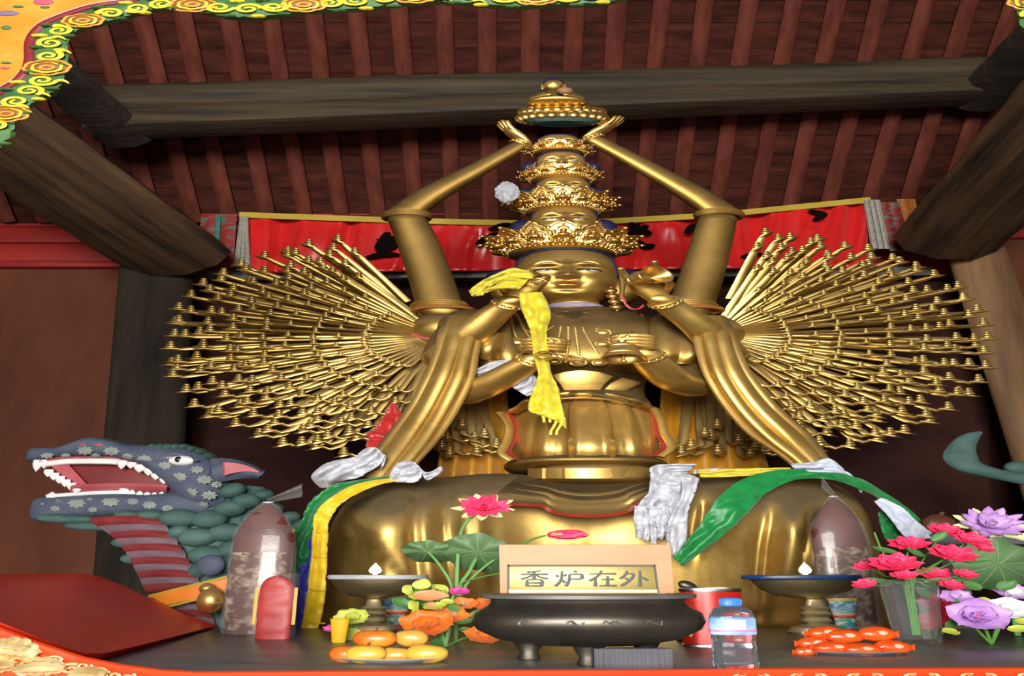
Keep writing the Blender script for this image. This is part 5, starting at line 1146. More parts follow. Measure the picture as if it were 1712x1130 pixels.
# characters drawn stroke by stroke on a 10 x 10 cell (x right, y down)
CH = {
 0: [[(7.2, .4), (5, 1.0), (2.6, 1.3)], [(.4, 2.6), (5, 2.4), (9.6, 2.5)], [(5, .9), (5, 5.2)], [(4.6, 2.6), (3, 4.2), (.6, 5.4)], [(5.4, 2.6), (7, 4.2), (9.6, 5.2)], [(2.6, 5.8), (2.6, 9.7)], [(2.6, 5.8), (7.4, 5.8), (7.4, 9.7)], [(2.6, 7.6), (7.4, 7.6)], [(2.6, 9.4), (7.4, 9.4)]],
 1: [[(.9, 2.8), (1.4, 4.2)], [(4.2, 2.4), (3.4, 3.8)], [(2.7, .6), (2.6, 4.6), (1.8, 7.4), (.4, 9.6)], [(2.7, 5.6), (3.8, 7.6)], [(6.9, .3), (7.5, 1.5)], [(5.2, 2.6), (9.2, 2.6), (9.2, 5.4)], [(5.2, 5.3), (9.2, 5.3)], [(5.2, 2.6), (5.1, 6.2), (4.0, 9.6)]],
 2: [[(.5, 2.4), (5, 2.2), (9.5, 2.2)], [(4.6, .3), (3.4, 3.4), (.5, 6.6)], [(2.5, 4.8), (2.5, 9.7)], [(4.4, 5.6), (8.8, 5.5)], [(6.6, 3.6), (6.6, 9.2)], [(3.8, 9.3), (9.7, 9.2)]],
 3: [[(2.8, .4), (2.0, 3.0), (.4, 5.2)], [(2.4, 2.3), (4.8, 2.3), (4.0, 5.6), (.8, 9.4)], [(2.0, 4.6), (3.4, 5.9)], [(7.0, .3), (7.0, 9.8)], [(7.0, 3.8), (8.6, 5.0), (9.7, 6.2)]]}
for ci, cx in enumerate((893, 951, 1008, 1060)):
    for stx in CH[ci]:
        P = [at(cx + (x - 5) * 5.0, 967 + (y_ - 5) * 2.85, sy - .0165) for x, y_ in sm(stx, 4)]
        n = len(P); MB().tube(P, [mpp(967, sy) * 1.45 * (.75 + .5 * (i / (n - 1))) for i in range(n)], 6, .35, (0, -1, 0)).build('brush_stroke', 'letter_ink', sg)
# ---- dark finial behind the burner
t0 = thing('bronze_ornament', 'small dark bronze leaf-shaped ornament behind the burner rim', 'ornament', at(1145, 1000, 3.3))
MB().ell(at(1150, 980, 3.3), (14 * mpp(980, 3.3) / S, .012, 10 * mpp(980, 3.3)), 14, 8, M=Matrix.Rotation(-.5, 3, 'Y')).build('leaf', 'bronze_dark', t0)
b_ = tab(1140, 1068); MB().capsule([Vector((at(1142, 990, 3.3).x, 3.3, TABLE_Z + .004)), at(1142, 990, 3.3)], [.02, .006], 10).build('stalk', 'bronze_dark', t0)
# ---- red tin
p = tab(1198, 1081); p.y += .03; q = mpp(1040, p.y); r = 52 * q / S; h = 92 * q
tn = thing('red_tin', 'shiny red tin can with steel lid beside the burner', 'tin', p)
MB().lathe(p, [(r, 0), (r, h * .95)], 40).build('can_body', 'tin_red', tn)
MB().lathe(p, [(r * 1.02, 0), (r * 1.03, .006), (r * 1.0, .010)], 40).build('bottom_rim', 'steel', tn); MB().lathe(p + Vector((0, 0, h * .95)), [(r * 1.0, -.006), (r * 1.03, 0), (r * 1.03, .006), (r * .94, .008), (r * .93, .001), (.001, .001)], 40).build('lid', 'steel', tn)
for k in range(5): MB().ell(p + Vector((math.sin(-.9 + .42 * k) * r * 1.0, -math.cos(-.9 + .42 * k) * r * 1.0, h * (.2 + .13 * (k % 3)))), (.006, .003, .010), 8, 6).build('gilt_print', 'tin_gold', tn)
# ---- water bottle
p = tab(1231, 1119); q = mpp(1070, p.y); r = 39 * q / S; zz = lambda py: (1120 - py) * q
wb_ = thing('water_bottle', 'clear plastic water bottle with blue cap and blue label at the table edge', 'bottle', p)
prof = [(r * .80, 0), (r * .95, zz(1117)), (r, zz(1110)), (r * .94, zz(1104)), (r, zz(1098)), (r * .93, zz(1092)), (r * .99, zz(1086)), (r * .93, zz(1080)), (r * .97, zz(1074)), (r * .97, zz(1068)), (r * 1.0, zz(1064)), (r * 1.0, zz(1042)), (r * .95, zz(1034)), (r * .75, zz(1025)), (r * .42, zz(1021)), (r * .38, zz(1016))]
MB().lathe(p, [(.001, .002)] + prof + [(.001, zz(1016))], 36).build('bottle_body', 'pet', wb_)
MB().lathe(p, [(r * 1.02, zz(1066)), (r * 1.025, zz(1064)), (r * 1.025, zz(1042)), (r * 1.0, zz(1040))], 36, cap=False).build('label_band', 'label_blue', wb_)
MB().lathe(p, [(r * 1.03, zz(1061.5)), (r * 1.035, zz(1060)), (r * 1.03, zz(1058.5))], 36, cap=False).build('label_stripe', 'label_pink', wb_)
MB().sheet(lambda u, v: p + Vector((math.sin(-.45 + .9 * u) * r * 1.04, -math.cos(-.45 + .9 * u) * r * 1.04, lerp(zz(1058), zz(1043), v))), 8, 4, .001).build('label_patch', 'label_white', wb_)
cp = MB().lathe(p, [(r * .46, zz(1022)), (r * .48, zz(1020)), (r * .47, zz(1011)), (r * .40, zz(1009)), (.001, zz(1009))], 28).build('cap', 'cap_blue', wb_)
for i in range(20): MB().box(p + Vector((math.cos(i * .314) * r * .475, math.sin(i * .314) * r * .475, zz(1015.5))), (.0012, .0012, zz(1020) * -1 + zz(1011))).build('cap_rib', 'cap_blue', cp)
# ---- ribbed grey holder at the edge
p = tab(1060, 1118); q = mpp(1110, p.y); r = 62 * q / S
rb_ = thing('incense_holder', 'grey ribbed incense holder at the front edge of the table', 'holder', p)
MB().lathe(p, [(r * .95, 0), (r * .95, 30 * q), (r * .9, 32 * q), (.001, 32 * q)], 40, flat=.5).build('core', 'ribbed_box', rb_)
for i in range(26): MB().tube([p + Vector((math.cos(i * .24166) * r, math.sin(i * .24166) * r * .5, z)) for z in (0.001, 31 * q)], .0035, 6).build('rib', 'ribbed_box', rb_)

# ---- apples on a plate
p = tab(652, 1106); q = mpp(1095, p.y)
MB().lathe(p, [(.001, .004), (60 * q / S, .003), (62 * q / S, 0), (66 * q / S, 0), (95 * q / S, .012), (98 * q / S, .013), (94 * q / S, .015), (60 * q / S, .007), (.001, .007)], 48).build('fruit_plate', 'porcelain', None, label='white plate under the pile of apples', category='plate')
def apple(px, py, rx, ry, dy, m, label, tilt=0):
    t = thing('apple', label, 'apple', at(px, py + ry, p.y + dy), 'apples heaped on the white plate'); c = at(px, py, p.y + dy); a_, b_ = rx * q / S, ry * q
    MB().ell(c, (a_, a_, b_), 28, 18, M=Matrix.Rotation(tilt, 3, 'Y'), fn=lambda n_, r_: r_ * (1 - .22 * math.exp(-((1 - n_.z) / .10)) - .14 * math.exp(-((1 + n_.z) / .08))) * (1 + .05 * n_.z)).build('flesh', m, t)
    MB().tube([c + Vector((0, 0, b_ * .72)), c + Vector((.002, 0, b_ * .98)), c + Vector((.005, 0, b_ * 1.15))], .0018, 6).build('stalk', 'stem_brown', t)
apple(580, 1094, 30, 15, -.005, 'apple_a', 'red-cheeked apple at the left end of the lower row'); apple(612, 1094, 34, 16, -.035, 'apple_b', 'yellow apple in front in the lower row of the pile'); apple(660, 1096, 27, 14, -.012, 'apple_c', 'small orange-tinted apple between two larger ones in the lower row', .2); apple(713, 1093, 36, 16, -.02, 'apple_b', 'yellow apple with pink cheek at the right end of the lower row', .3)
apple(627, 1068, 38, 16, .0, 'apple_a', 'orange-red apple on top of the pile at the left'); apple(688, 1067, 29, 15, .015, 'apple_c', 'pale orange apple on top of the pile at the right', -.2)

# ---- wrapped orange packets on a plate
p = tab(1428, 1093); q = mpp(1080, p.y)
MB().lathe(p, [(.001, .003), (60 * q / S, .002), (62 * q / S, 0), (66 * q / S, 0), (88 * q / S, .010), (91 * q / S, .011), (88 * q / S, .013), (60 * q / S, .006), (.001, .006)], 48).build('snack_plate', 'lamp_grey', None, label='grey plate under the orange wrapped packets', category='plate')
pk = [(1360, 1076, 28, 11, -.01, .1), (1392, 1083, 34, 10, -.04, -.05), (1440, 1086, 36, 10, -.05, .06), (1492, 1082, 32, 11, -.025, .15), (1378, 1058, 30, 10, .01, -.25), (1412, 1064, 32, 11, -.01, .1), (1466, 1060, 32, 12, .0, .2), (1345, 1090, 18, 8, -.03, 0)]
PL = ['upright at the far left', 'in the front row, left of centre', 'in the front row, centre', 'at the right end', 'tilted at the back left', 'on top in the middle', 'on top at the right', 'small, at the left front rim']
for k, (px, py, rx, ry, dy, an) in enumerate(pk):
    t = thing('snack_packet', 'orange wrapped packet on the grey plate, ' + PL[k], 'packet', at(px, py + ry, p.y + dy), 'orange packets on the grey plate'); c = at(px, py, p.y + dy)
    MB().ell(c, (rx * q / S, rx * q / S * .8, ry * q), 20, 12, M=Matrix.Rotation(an, 3, 'Y'), fn=lambda n_, r_: r_ * (1 + .10 * nz(n_ * 3 + Vector((k, 0, 0))))).build('wrapper', 'orange_pack', t)
    MB().ell(c + Vector((.004, -rx * q / S * .62, .004)), (rx * q / S * .35, .006, ry * q * .4), 10, 6).build('pale_print', 'orange_mark', t)
    for s_ in (-1, 1): MB().sheet(lambda u, v: c + Vector((s_ * (rx * q / S * (.9 + .25 * u)), -.004 * v, (v - .5) * ry * q * (.4 + .6 * u))), 4, 5, .0015).build('crimp', 'orange_pack', t)

# ---- oil lamps
def oil_lamp(px, ry_, hw, stem, basey, label, rimm, fpx):
    p = tab(stem, basey); q = mpp(1010, p.y); zz = lambda py: at(stem, py, p.y).z; x0 = at(px, ry_, p.y).x
    t = thing('oil_lamp', label, 'oil lamp', p, 'burning oil lamps'); c = Vector((p.x, p.y, 0)); r = hw * q / S
    H = lambda py: max(TABLE_Z, zz(py))
    off = Vector(((x0 - p.x), 0, 0))
    def L(pr, m, n, o=Vector((0, 0, 0))): MB().lathe(c + o, pr, 40).build(n, m, t)
    L([(r * .48, TABLE_Z), (r * .50, TABLE_Z + .01), (r * .44, TABLE_Z + .03), (r * .2, TABLE_Z + .045), (r * .16, H(1040))], 'brass_old', 'base')
    L([(r * .14, H(1046)), (r * .26, H(1038)), (r * .20, H(1032)), (r * .28, H(1026)), (r * .20, H(1021)), (r * .27, H(1017)), (r * .16, H(1012)), (r * .13, H(1002)), (r * .2, H(999))], 'brass_old', 'stem')
    L([(r * .16, H(1000)), (r * .5, H(996)), (r * .74, H(986)), (r * .86, H(974)), (r * .9, H(968)), (r * .8, H(966)), (r * .7, H(972)), (.001, H(976))], 'brass_old', 'bowl', off * .7)
    L([(r * .84, H(970)), (r * .98, H(968)), (r * 1.0, H(964)), (r * .98, H(961)), (r * .6, H(962)), (r * .6, H(966)), (r * .84, H(970))], rimm, 'rim_plate', off)
    L([(.001, H(963.5)), (r * .62, H(963.5)), (r * .62, H(966)), (.001, H(966))], 'oil', 'oil_surface', off)
    f = at(fpx, 961, p.y - r * .3)
    MB().tube([f + Vector((0, 0, -.012)), f + Vector((0, 0, .006))], .003, 6).build('wick', 'wick', t)
    MB().lathe(f, [(.001, 0), (.012, .012), (.014, .022), (.010, .036), (.004, .048), (.0005, .056)], 14).build('flame', 'flame', t)
oil_lamp(632, 966, 86, 622, 1056, 'brass oil lamp with pale blue rim burning behind the apples', 'lamp_grey', 627)
oil_lamp(1340, 966, 102, 1368, 1060, 'brass oil lamp with dark blue rim burning behind the orange packets', 'lamp_blue', 1347)
p = tab(622, 1052); r = 86 * mpp(1010, p.y) / S
# ---- patterned cups, small yellow cup
def pcup(px, y0, y1, hw, dy, label):
    p = tab(px, y1); q = mpp((y0 + y1) / 2, p.y); r = hw * q / S; h = (y1 - y0) * q
    t = thing('offering_cup', label, 'cup', p, 'patterned offering cups')
    MB().lathe(p, [(r * .55, 0), (r * .62, h * .06), (r * .72, h * .40), (r * .95, h * .92), (r, h), (r * .92, h), (r * .65, h * .4), (.001, h * .1)], 28).build('cup_body', 'cup_green', t)
    for z0, z1, m in ((.02, .12, 'cup_band_red'), (.42, .50, 'cup_band_red'), (.52, .57, 'cup_band_gold'), (.60, .85, 'cup_band_blue'), (.93, 1.01, 'cup_band_gold')):
        f = lambda z: r * (lerp(.60, .73, z / .4) if z < .4 else lerp(.73, 1.0, (z - .4) / .55)) * 1.03
        MB().lathe(p, [(f(z0), h * z0), (f((z0 + z1) / 2) * 1.01, h * (z0 + z1) / 2), (f(z1), h * z1)], 28, cap=False).build('cup_band', m, t)
pcup(660, 999, 1050, 25, 0, 'patterned offering cup standing beside the left lamp stem'); pcup(1415, 1004, 1057, 25, 0, 'patterned offering cup between the right lamp stem and the vase')
p = tab(566, 1074); q = mpp(1055, p.y)
yc = thing('yellow_cup', 'small plain yellow cup behind the apples', 'cup', p)
MB().lathe(p, [(11 * q / S, 0), (12 * q / S, 2 * q), (16 * q / S, 34 * q), (17 * q / S, 36 * q), (15 * q / S, 36 * q), (11 * q / S, 4 * q), (.001, 3 * q)], 24).build('cup_body', 'cup_yellow', yc); MB().lathe(p + Vector((0, 0, 35 * q)), [(16.5 * q / S, 0), (17.5 * q / S, 1 * q), (16.5 * q / S, 2 * q)], 24, cap=False).build('cup_lip', 'cup_yellow', yc)

# ---- wrapped offerings in clear film
def bundle(px, ytop, ybot, hw, label, tie, knot):
    p = tab(px, ybot); q = mpp((ytop + ybot) / 2, p.y); r = hw * q / S; h = (ybot - ytop) * q
    t = thing('wrapped_offering', label, 'offering', p, 'tall offerings wrapped in clear film')
    def wob(mb, s):
        for v in mb.v: v += Vector((nz(v * 14 + Vector((s, 0, 0))), nz(v * 14 + Vector((0, s, 3))), 0)) * .007
        return mb
    wob(MB().lathe(p, [(r * .80, 0), (r * .88, h * .03), (r * .90, h * .3), (r * .92, h * .60)], 32), 1).build('contents', 'bag_mottle', t)
    wob(MB().lathe(p, [(r * .92, h * .58), (r * .90, h * .72), (r * .72, h * .82), (r * .5, h * .90), (r * .2, h * .96), (.001, h * .98)], 32), 2).build('red_top', 'bag_core', t)
    mb = wob(MB().lathe(p, [(r * .92, .002), (r * 1.0, h * .05), (r * 1.03, h * .35), (r * 1.02, h * .62), (r * .88, h * .78), (r * .62, h * .88), (r * .30, h * .97), (r * .10, h * 1.0)], 40, cap=False), 5)
    mb.build('film', 'film', t, angle=70)
    k0 = p + Vector((0, 0, h * 1.0)); MB().sheet(lambda u, v: k0 + Vector(((u * tie[0] + .0) * q / S, -.01 + .012 * math.sin(v * 6), (u * tie[1] + (v - .5) * (6 + 16 * u)) * q)), 10, 8, .002).build('film_tail', 'film', t)
    MB().tube([k0 + Vector((math.cos(i * .6283) * r * .12, math.sin(i * .6283) * r * .12, -.006)) for i in range(11)], .004, 6).build('tie', 'bag_white', t)
bundle(425, 848, 1060, 56, 'tall dark red offering wrapped in film beside the dragon', (58, 18), 0)
bundle(1424, 838, 1053, 50, 'tall dark red offering wrapped in film before the right knee', (-18, 22), 0)
# ---- red packet in film
p = tab(455, 1068); q = mpp(1020, p.y)
rp = thing('red_packet', 'red candle-shaped packet in clear film beside the tall offering', 'packet', p)
mb = MB().grid(lambda u, v: p + Vector(((29 * q / S) * (abs(math.cos(6.283 * v)) ** .6) * (1 if math.cos(6.283 * v) > 0 else -1) * (1 if u < .75 else math.sqrt(max(0, 1 - ((u - .75) / .25) ** 2)) * .98 + .02), .018 * math.sin(6.283 * v), 100 * q * u)), 26, 24, cv=True, cap=True)
for v in mb.v: v.y += .006 * nz(v * 22)
mb.build('body', 'pack_red', rp)
for s_ in (-1, 1): MB().tube([p + Vector((s_ * 33 * q / S, -.004, z * q)) for z in (22, 80)], .004, 6).build('yellow_edge', 'pack_yellow', rp)
MB().box(p + Vector((0, 0, 52 * q)), (72 * q / S, .05, 103 * q)).build('film', 'film_thin', rp, bevel=.008)

# ---- flowers
def petal(base, d, up, L, W, cup, m, parent, name='petal', tipw=.9, th=.0012, curl=0, point=False):
    base = Vector(base); d = Vector(d).normalized(); up = Vector(up); up = (up - d * up.dot(d)).normalized(); sd = d.cross(up)
    def fn(u, v):
        w_ = W * (math.sin(math.pi * min(.985, .06 + .94 * u ** tipw)) ** .75 if not point else 1.75 * (u + .05) ** .7 * max(.0, 1.0 - u) ** .75 + .02)
        return base + d * L * u * (1 - .12 * cup * u) + up * (cup * L * (u ** 2) * .5 - curl * L * max(0, u - .6) ** 2 + (v - .5) ** 2 * W * .9) + sd * (v - .5) * 2 * w_
    return MB().sheet(fn, 9, 7, th).build(name, m, parent)
def bloom(c, ax, R_, rows, m, parent, W=.34, inner=None, point=False):
    """rows of (count, length factor, opening angle, material)"""
    ax = Vector(ax).normalized(); p_ = ax.orthogonal().normalized(); w_ = ax.cross(p_)
    for ri, (n, Lf, op, mm) in enumerate(rows):
        for i in range(n):
            a = 6.283 * (i + .5 * ri) / n + random.uniform(-.08, .08); o = op + random.uniform(-.08, .08)
            d = (p_ * math.cos(a) + w_ * math.sin(a)) * math.sin(o) + ax * math.cos(o)
            petal(Vector(c), d, ax, R_ * Lf * random.uniform(.92, 1.05), R_ * W * Lf, .35, mm, parent, point=point)
    if inner: MB().ell(Vector(c) + ax * R_ * .1, R_ * .14, 10, 8).build('flower_heart', inner, parent)
def stalk(pts, r, parent, m='stem_green', name='stem'):
    C = sm([tuple(x) for x in pts], 5); return MB().tube(C, r, 7).build(name, m, parent)
def lotus_leaf(px, py, Y, hw, hh, parent, m='leaf_lotus', tilt=.0):
    q = mpp(py, Y); c = at(px, py, Y)
    def fn(u, v):
        a = 6.283 * u; rr = v * (1 + .05 * math.sin(5 * a) + .04 * math.sin(9 * a + 1))
        return c + Vector((math.cos(a) * rr * hw * q / S, -.06 * math.sin(a) * rr * 1.0 + .04 * rr * rr + .012 * math.sin(7 * a) * v * v, math.sin(a) * rr * hh * q + tilt * math.cos(a) * rr * q))
    o = MB().sheet(fn, 41, 9, .003).build('leaf', m, parent, angle=70)
    for k in range(9):
        MB().tube([fn((k + .3) / 9, .06 + .1 * i) + Vector((0, -.003, 0)) for i in range(9)], .0016, 5).build('vein', 'leaf_vein', o)
# pink lotus with leaves behind the apples
LY = 3.2
lo_ = thing('pink_lotus', 'artificial pink lotus with bud and two round leaves behind the burner', 'flower', tab(765, 1072))
bloom(at(808, 850, LY), (.05, -.95, .30), 26 * mpp(850, LY), [(9, 1.0, 1.45, 'pet_cream'), (12, .98, 1.15, 'pet_pink'), (9, .85, .75, 'pet_pink'), (7, .6, .35, 'pet_rose')], 'pet_pink', lo_, .24, 'pet_rose', True)
bloom(at(916, 894, LY), (.7, -.35, .0), 33 * mpp(890, LY), [(4, .6, .5, 'pet_cream'), (5, 1.0, .35, 'pet_pink'), (4, 1.0, .15, 'pet_rose')], 'pet_pink', lo_, .34, None, True)
g0 = Vector((at(762, 1060, LY).x, LY, TABLE_Z + .002))
stalk([at(806, 852, LY + .01), at(778, 875, LY + .01), at(768, 905, LY + .02), at(764, 960, LY + .02), g0], .0042, lo_); stalk([at(912, 895, LY + .01), at(880, 906, LY + .02), at(820, 940, LY + .03), at(772, 990, LY + .03), g0], .0036, lo_)
stalk([at(715, 922, LY + .02), at(735, 945, LY + .03), at(756, 985, LY + .02), g0], .0036, lo_); stalk([at(800, 925, LY + .02), at(785, 955, LY + .03), at(768, 985, LY + .02), g0], .0042, lo_); stalk([at(840, 958, LY), at(800, 966, LY), at(764, 985, LY + .02), g0], .003, lo_)
lotus_leaf(716, 922, LY + .02, 46, 17, lo_, tilt=-2); lotus_leaf(800, 924, LY, 62, 30, lo_, tilt=-6)
# orange silk flowers
OY = 3.0
ob = thing('orange_bouquet', 'bunch of orange silk flowers with lime leaves beside the burner', 'bouquet', tab(735, 1074)); g1 = Vector((at(745, 1075, OY).x, OY, TABLE_Z + .002))
bloom(at(718, 1046, OY - .04), (-.1, -.8, .45), 25 * mpp(1046, OY), [(6, 1.0, 1.25, 'pet_orange'), (5, .75, .8, 'pet_orange'), (4, .45, .4, 'pet_orange')], 'pet_orange', ob, .55, 'pet_orange')
bloom(at(748, 1032, OY + .03), (.1, -.7, .5), 20 * mpp(1032, OY), [(6, 1.0, 1.2, 'pet_orange'), (5, .7, .7, 'pet_salmon')], 'pet_orange', ob, .5)
bloom(at(812, 1016, OY + .05), (.2, -.6, .5), 17 * mpp(1016, OY), [(6, 1.0, 1.2, 'pet_orange'), (4, .7, .6, 'pet_orange')], 'pet_orange', ob, .5)
for k in range(14): petal(at(678 + 11 * (k % 7) + 4 * (k // 7), 992 + 16 * (k // 7) + 5 * (k % 3), OY + .07), (random.uniform(-.6, .6), -.3, random.uniform(-.2, .7)), (0, -.8, .6), 20 * mpp(1005, OY), 8 * mpp(1005, OY), .3, ('pet_lime', 'leaf_green', 'pet_lime')[k % 3], ob, 'leaf')
bloom(at(805, 1064, OY - .02), (.2, -.7, .4), 20 * mpp(1064, OY), [(6, 1.0, 1.2, 'pet_orange'), (4, .7, .7, 'pet_orange')], 'pet_orange', ob, .5)
bloom(at(768, 992, OY + .02), (0, -.7, .6), 11 * mpp(992, OY), [(8, 1.0, 1.1, 'pet_magenta'), (6, .7, .5, 'pet_magenta')], 'pet_magenta', ob, .35)
bloom(at(775, 1012, OY + .04), (.1, -.6, .5), 14 * mpp(1012, OY), [(6, 1.0, 1.15, 'pet_orange'), (4, .7, .5, 'pet_salmon')], 'pet_orange', ob, .5)
q = mpp(1005, OY)
for c_, d_, L_, W_, m_ in (((692, 994), (.9, -.1, -.2), 34, 13, 'pet_salmon'), ((740, 1016), (-.6, -.4, .15), 22, 9, 'pet_salmon'), ((806, 1000), (.6, .1, .1), 20, 9, 'pet_salmon'), ((820, 1020), (.5, 0, -.3), 22, 9, 'pet_orange'), ((758, 1005), (-.5, -.2, -.1), 14, 7, 'pet_lime'), ((690, 1020), (.3, -.5, .5), 26, 14, 'pet_lime'), ((700, 985), (.2, .1, .6), 22, 9, 'pet_lime'), ((720, 1010), (.3, -.4, -.3), 22, 12, 'pet_lime')): petal(at(*c_, OY), d_, (0, -.8, .6), L_ * q * .8, W_ * q * .8, .3, m_, ob, 'spathe')
for c_, d_ in (((760, 1040), (.7, -.3, .1)), ((770, 1050), (.6, -.4, -.4)), ((735, 1066), (-.1, -.5, -.7)), ((785, 1032), (.5, -.2, .5)), ((765, 1022), (-.3, -.3, .6)), ((790, 1052), (.8, -.2, -.2))): petal(at(*c_, OY + .02), d_, (0, -.8, .6), 20 * q, 5 * q, .2, 'leaf_green', ob, 'leaf')
for c_ in ((718, 1046), (800, 1062), (768, 994), (776, 1012), (700, 1000)): stalk([at(*c_, OY), at((c_[0] + 745) / 2, c_[1] + 6, OY + .03), g1], .003, ob)
# lime blossom by the left lamp
lb = thing('lime_blossom', 'lime green silk blossom with a magenta bud behind the yellow cup', 'flower', tab(592, 1066)); LBY = 3.35; q = mpp(1030, LBY)
bloom(at(592, 1034, LBY), (-.1, -.8, .4), 17 * q, [(8, 1.0, 1.2, 'pet_lime'), (6, .75, .7, 'pet_lime'), (4, .5, .3, 'pet_lime')], 'pet_lime', lb, .5); bloom(at(556, 1052, LBY + .02), (-.3, -.6, .3), 8 * q, [(6, 1.0, 1.0, 'pet_magenta')], 'pet_magenta', lb, .4)
petal(at(590, 1050, LBY - .02), (-.05, -.2, -.6), (0, -1, 0), 22 * q, 8 * q, .2, 'pet_lime', lb, 'leaf'); stalk([at(592, 1036, LBY + .01), at(590, 1052, LBY + .02), Vector((at(590, 1060, LBY).x, LBY, TABLE_Z + .002))], .003, lb); stalk([at(556, 1052, LBY + .02), at(576, 1058, LBY + .02), Vector((at(590, 1060, LBY).x, LBY, TABLE_Z + .002))], .002, lb)
# glass vase with pink carnations
p = tab(1535, 1076); q = mpp(1030, p.y); VY = p.y
gv = thing('glass_vase', 'clear glass vase holding the rose pink carnations', 'vase', p)
MB().lathe(p, [(.001, .002), (36 * q / S, 0), (40 * q / S, 3 * q), (44 * q / S, 40 * q), (52 * q / S, 98 * q), (49 * q / S, 98 * q), (41 * q / S, 40 * q), (36 * q / S, 8 * q), (.001, 8 * q)], 36).build('vase_body', 'glass', gv)
MB().lathe(p + Vector((0, 0, 98 * q)), [(50 * q / S, -1 * q), (53 * q / S, 0), (50 * q / S, 1 * q)], 36, cap=False).build('vase_lip', 'glass', gv)
cb_ = thing('carnation_bunch', 'bunch of rose pink silk carnations standing in the glass vase', 'bouquet', p + Vector((0, 0, .03)))
mouth = p + Vector((0, 0, 95 * q)); foot = p + Vector((0, 0, 14 * q))
for k, (px, py, rr, dy) in enumerate(((1498, 946, 31, -.06), (1586, 930, 31, -.06), (1618, 906, 27, .02), (1520, 912, 25, .02), (1578, 890, 24, .06), (1452, 948, 17, 0), (1512, 964, 17, -.08), (1560, 962, 22, .03), (1610, 962, 17, -.02), (1588, 980, 17, -.05), (1448, 978, 16, -.02), (1640, 918, 16, .0))):
    c = at(px, py, VY + dy); R2 = rr * q * .74
    bloom(c, ((px - 1540) * .004, -.65, .6), R2, [(9, 1.0, 1.35, 'pet_rose'), (8, .85, 1.0, 'pet_pink'), (6, .65, .6, 'pet_pink'), (4, .45, .3, 'pet_rose')], 'pet_rose', cb_, .34)
    stalk([c, c.lerp(mouth, .5) + Vector((0, .02, -.005)), mouth + Vector(((k % 5 - 2) * .004, (k % 3 - 1) * .006, 0)), foot + Vector(((k % 4 - 1.5) * .004, 0, 0))], .0022, cb_)
for c_, d_ in (((1540, 975), (.7, -.3, .2)), ((1520, 975), (-.7, -.3, .1)), ((1490, 972), (-.6, -.3, 0)), ((1560, 905), (.4, -.2, .6)), ((1545, 930), (-.5, -.2, .4)), ((1610, 940), (.6, -.2, .1)), ((1580, 970), (.5, -.3, -.2)), ((1540, 985), (0, -.5, -.5)), ((1500, 925), (-.6, 0, .3)), ((1600, 925), (.7, 0, -.1)), ((1470, 968), (-.6, -.2, -.2))): petal(at(*c_, VY), d_, (0, -.8, .6), 22 * q, 5 * q, .2, 'leaf_green', cb_, 'leaf')
stalk([at(1462, 890, VY), at(1480, 930, VY), mouth], .002, cb_)
# violet lotus with a broad leaf at the right
VL = 3.5
vl = thing('violet_lotus', 'pale violet artificial lotus with yellow-green sepals and broad leaf at the right', 'flower', tab(1690, 1060)); q = mpp(880, VL)
bloom(at(1652, 880, VL), (.05, -.92, .38), 32 * q, [(9, 1.0, 1.5, 'pet_cream'), (12, 1.0, 1.2, 'pet_violet'), (10, .85, .8, 'pet_violet'), (7, .6, .4, 'pet_violet')], 'pet_violet', vl, .24, 'pet_violet', True)
lotus_leaf(1668, 944, VL - .04, 72, 42, vl, 'leaf_lotus', -4)
gl = Vector((at(1700, 1052, VL).x, VL, TABLE_Z + .002)); stalk([at(1652, 882, VL + .02), at(1668, 930, VL + .04), at(1690, 1000, VL + .02), gl], .007, vl); stalk([at(1668, 946, VL), at(1690, 990, VL + .02), gl], .006, vl)
for c_, d_ in (((1700, 900), (.5, -.2, .1)), ((1705, 930), (.5, -.2, -.2))): petal(at(*c_, VL), d_, (0, -.8, .5), 24 * q, 8 * q, .2, 'pet_cream', vl, 'sepal')
# violet and white pansies at the right
VP = 3.1
vp = thing('violet_posy', 'violet and white silk flowers with lime leaves low at the right edge', 'bouquet', tab(1655, 1058)); q = mpp(1020, VP)
bloom(at(1634, 1032, VP - .03), (-.1, -.85, .35), 30 * q, [(5, 1.0, 1.3, 'pet_violet'), (5, .75, .9, 'pet_violet'), (4, .5, .5, 'pet_violet')], 'pet_violet', vp, .55, 'pet_magenta')
bloom(at(1682, 1020, VP), (.1, -.8, .45), 22 * q, [(5, 1.0, 1.3, 'pet_white'), (4, .6, .8, 'pet_white')], 'pet_white', vp, .6, 'pet_lime')
bloom(at(1600, 1000, VP + .06), (-.2, -.7, .5), 16 * q, [(7, 1.0, 1.2, 'pet_violet'), (5, .7, .7, 'pet_violet')], 'pet_violet', vp, .4); bloom(at(1690, 994, VP + .06), (.1, -.7, .5), 20 * q, [(7, 1.0, 1.2, 'pet_violet'), (5, .7, .7, 'pet_white')], 'pet_violet', vp, .45)
for c_, d_, m_ in (((1660, 1010), (-.5, -.3, .3), 'pet_lime'), ((1700, 1035), (.4, -.4, -.3), 'pet_lime'), ((1610, 1040), (-.6, -.3, -.3), 'leaf_green'), ((1640, 985), (-.4, -.1, .3), 'leaf_green'), ((1670, 985), (.3, -.1, .3), 'leaf_green'), ((1600, 1055), (-.5, -.4, -.05), 'pet_lime'), ((1685, 1050), (.5, -.4, -.1), 'pet_lime')): petal(at(*c_, VP), d_, (0, -.8, .5), 20 * q, 7 * q, .2, m_, vp, 'leaf')
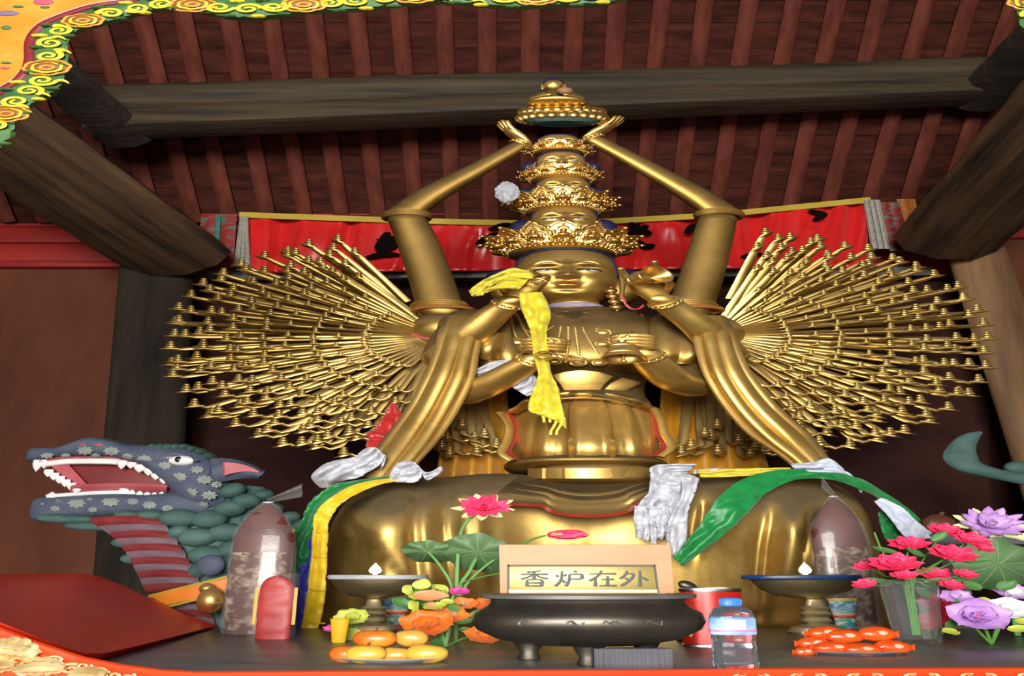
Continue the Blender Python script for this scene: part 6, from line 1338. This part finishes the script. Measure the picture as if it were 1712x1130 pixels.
gp = Vector((at(1655, 1060, VP).x, VP, TABLE_Z + .002))
for c_ in ((1634, 1034), (1682, 1022), (1600, 1002), (1690, 996)): stalk([at(*c_, VP + .03), at((c_[0] + 1655) / 2, 1045, VP + .04), gp], .003, vp)
# red silk flowers half hidden behind the vase
rf = thing('red_posy', 'small red silk flowers half hidden behind the glass vase', 'bouquet', tab(1572, 1052)); RY = 3.45; q = mpp(1030, RY)
for px, py, rr in ((1560, 1010, 18), (1580, 1030, 18), (1545, 1040, 14), (1592, 1044, 12)): bloom(at(px, py, RY), (0, -.8, .4), rr * q, [(7, 1.0, 1.2, 'pet_rose'), (5, .7, .7, 'pet_rose')], 'pet_rose', rf, .4); stalk([at(px, py, RY + .01), Vector((at(1572, 1050, RY).x, RY + .02, TABLE_Z + .002))], .003, rf)
# brown gourd and slate shelf behind the flowers
gy = 4.3
gb = thing('brown_gourd', 'reddish brown rounded gourd on a dark ledge behind the violet lotus', 'gourd', at(1570, 885, gy)); q = mpp(875, gy)
MB().lathe(Vector((at(1572, 885, gy).x, gy, at(1572, 893, gy).z)), [(.001, 0), (20 * q / S, 2 * q), (30 * q / S, 12 * q), (26 * q / S, 24 * q), (12 * q / S, 31 * q), (.001, 32 * q)], 24).build('gourd_body', 'gourd_brown', gb); MB().tube([at(1572, 862, gy), at(1576, 856, gy)], .006, 6).build('stalk', 'stem_brown', gb)
ld_ = thing('side_shelf', 'dark slate side shelf with orange edge behind the violet lotus', 'shelf', Vector((at(1660, 905, 4.35).x, 4.35, 0)))
zl = at(1572, 893, gy).z; x0 = at(1545, 893, gy).x
MB().box((x0 + .19, 4.4, zl - .03), (.38, .45, .06)).build('shelf_top', 'table_grey', ld_, bevel=.004); MB().tube([(x0, 4.17, zl - .004), (x0 + .38, 4.17, zl - .004)], .006, 6).build('orange_edge', 'dr_orange', ld_)
for dx in (.05, .33): MB().box((x0 + dx, 4.4, (zl - .06) / 2), (.06, .3, zl - .06)).build('leg', 'table_grey', ld_)
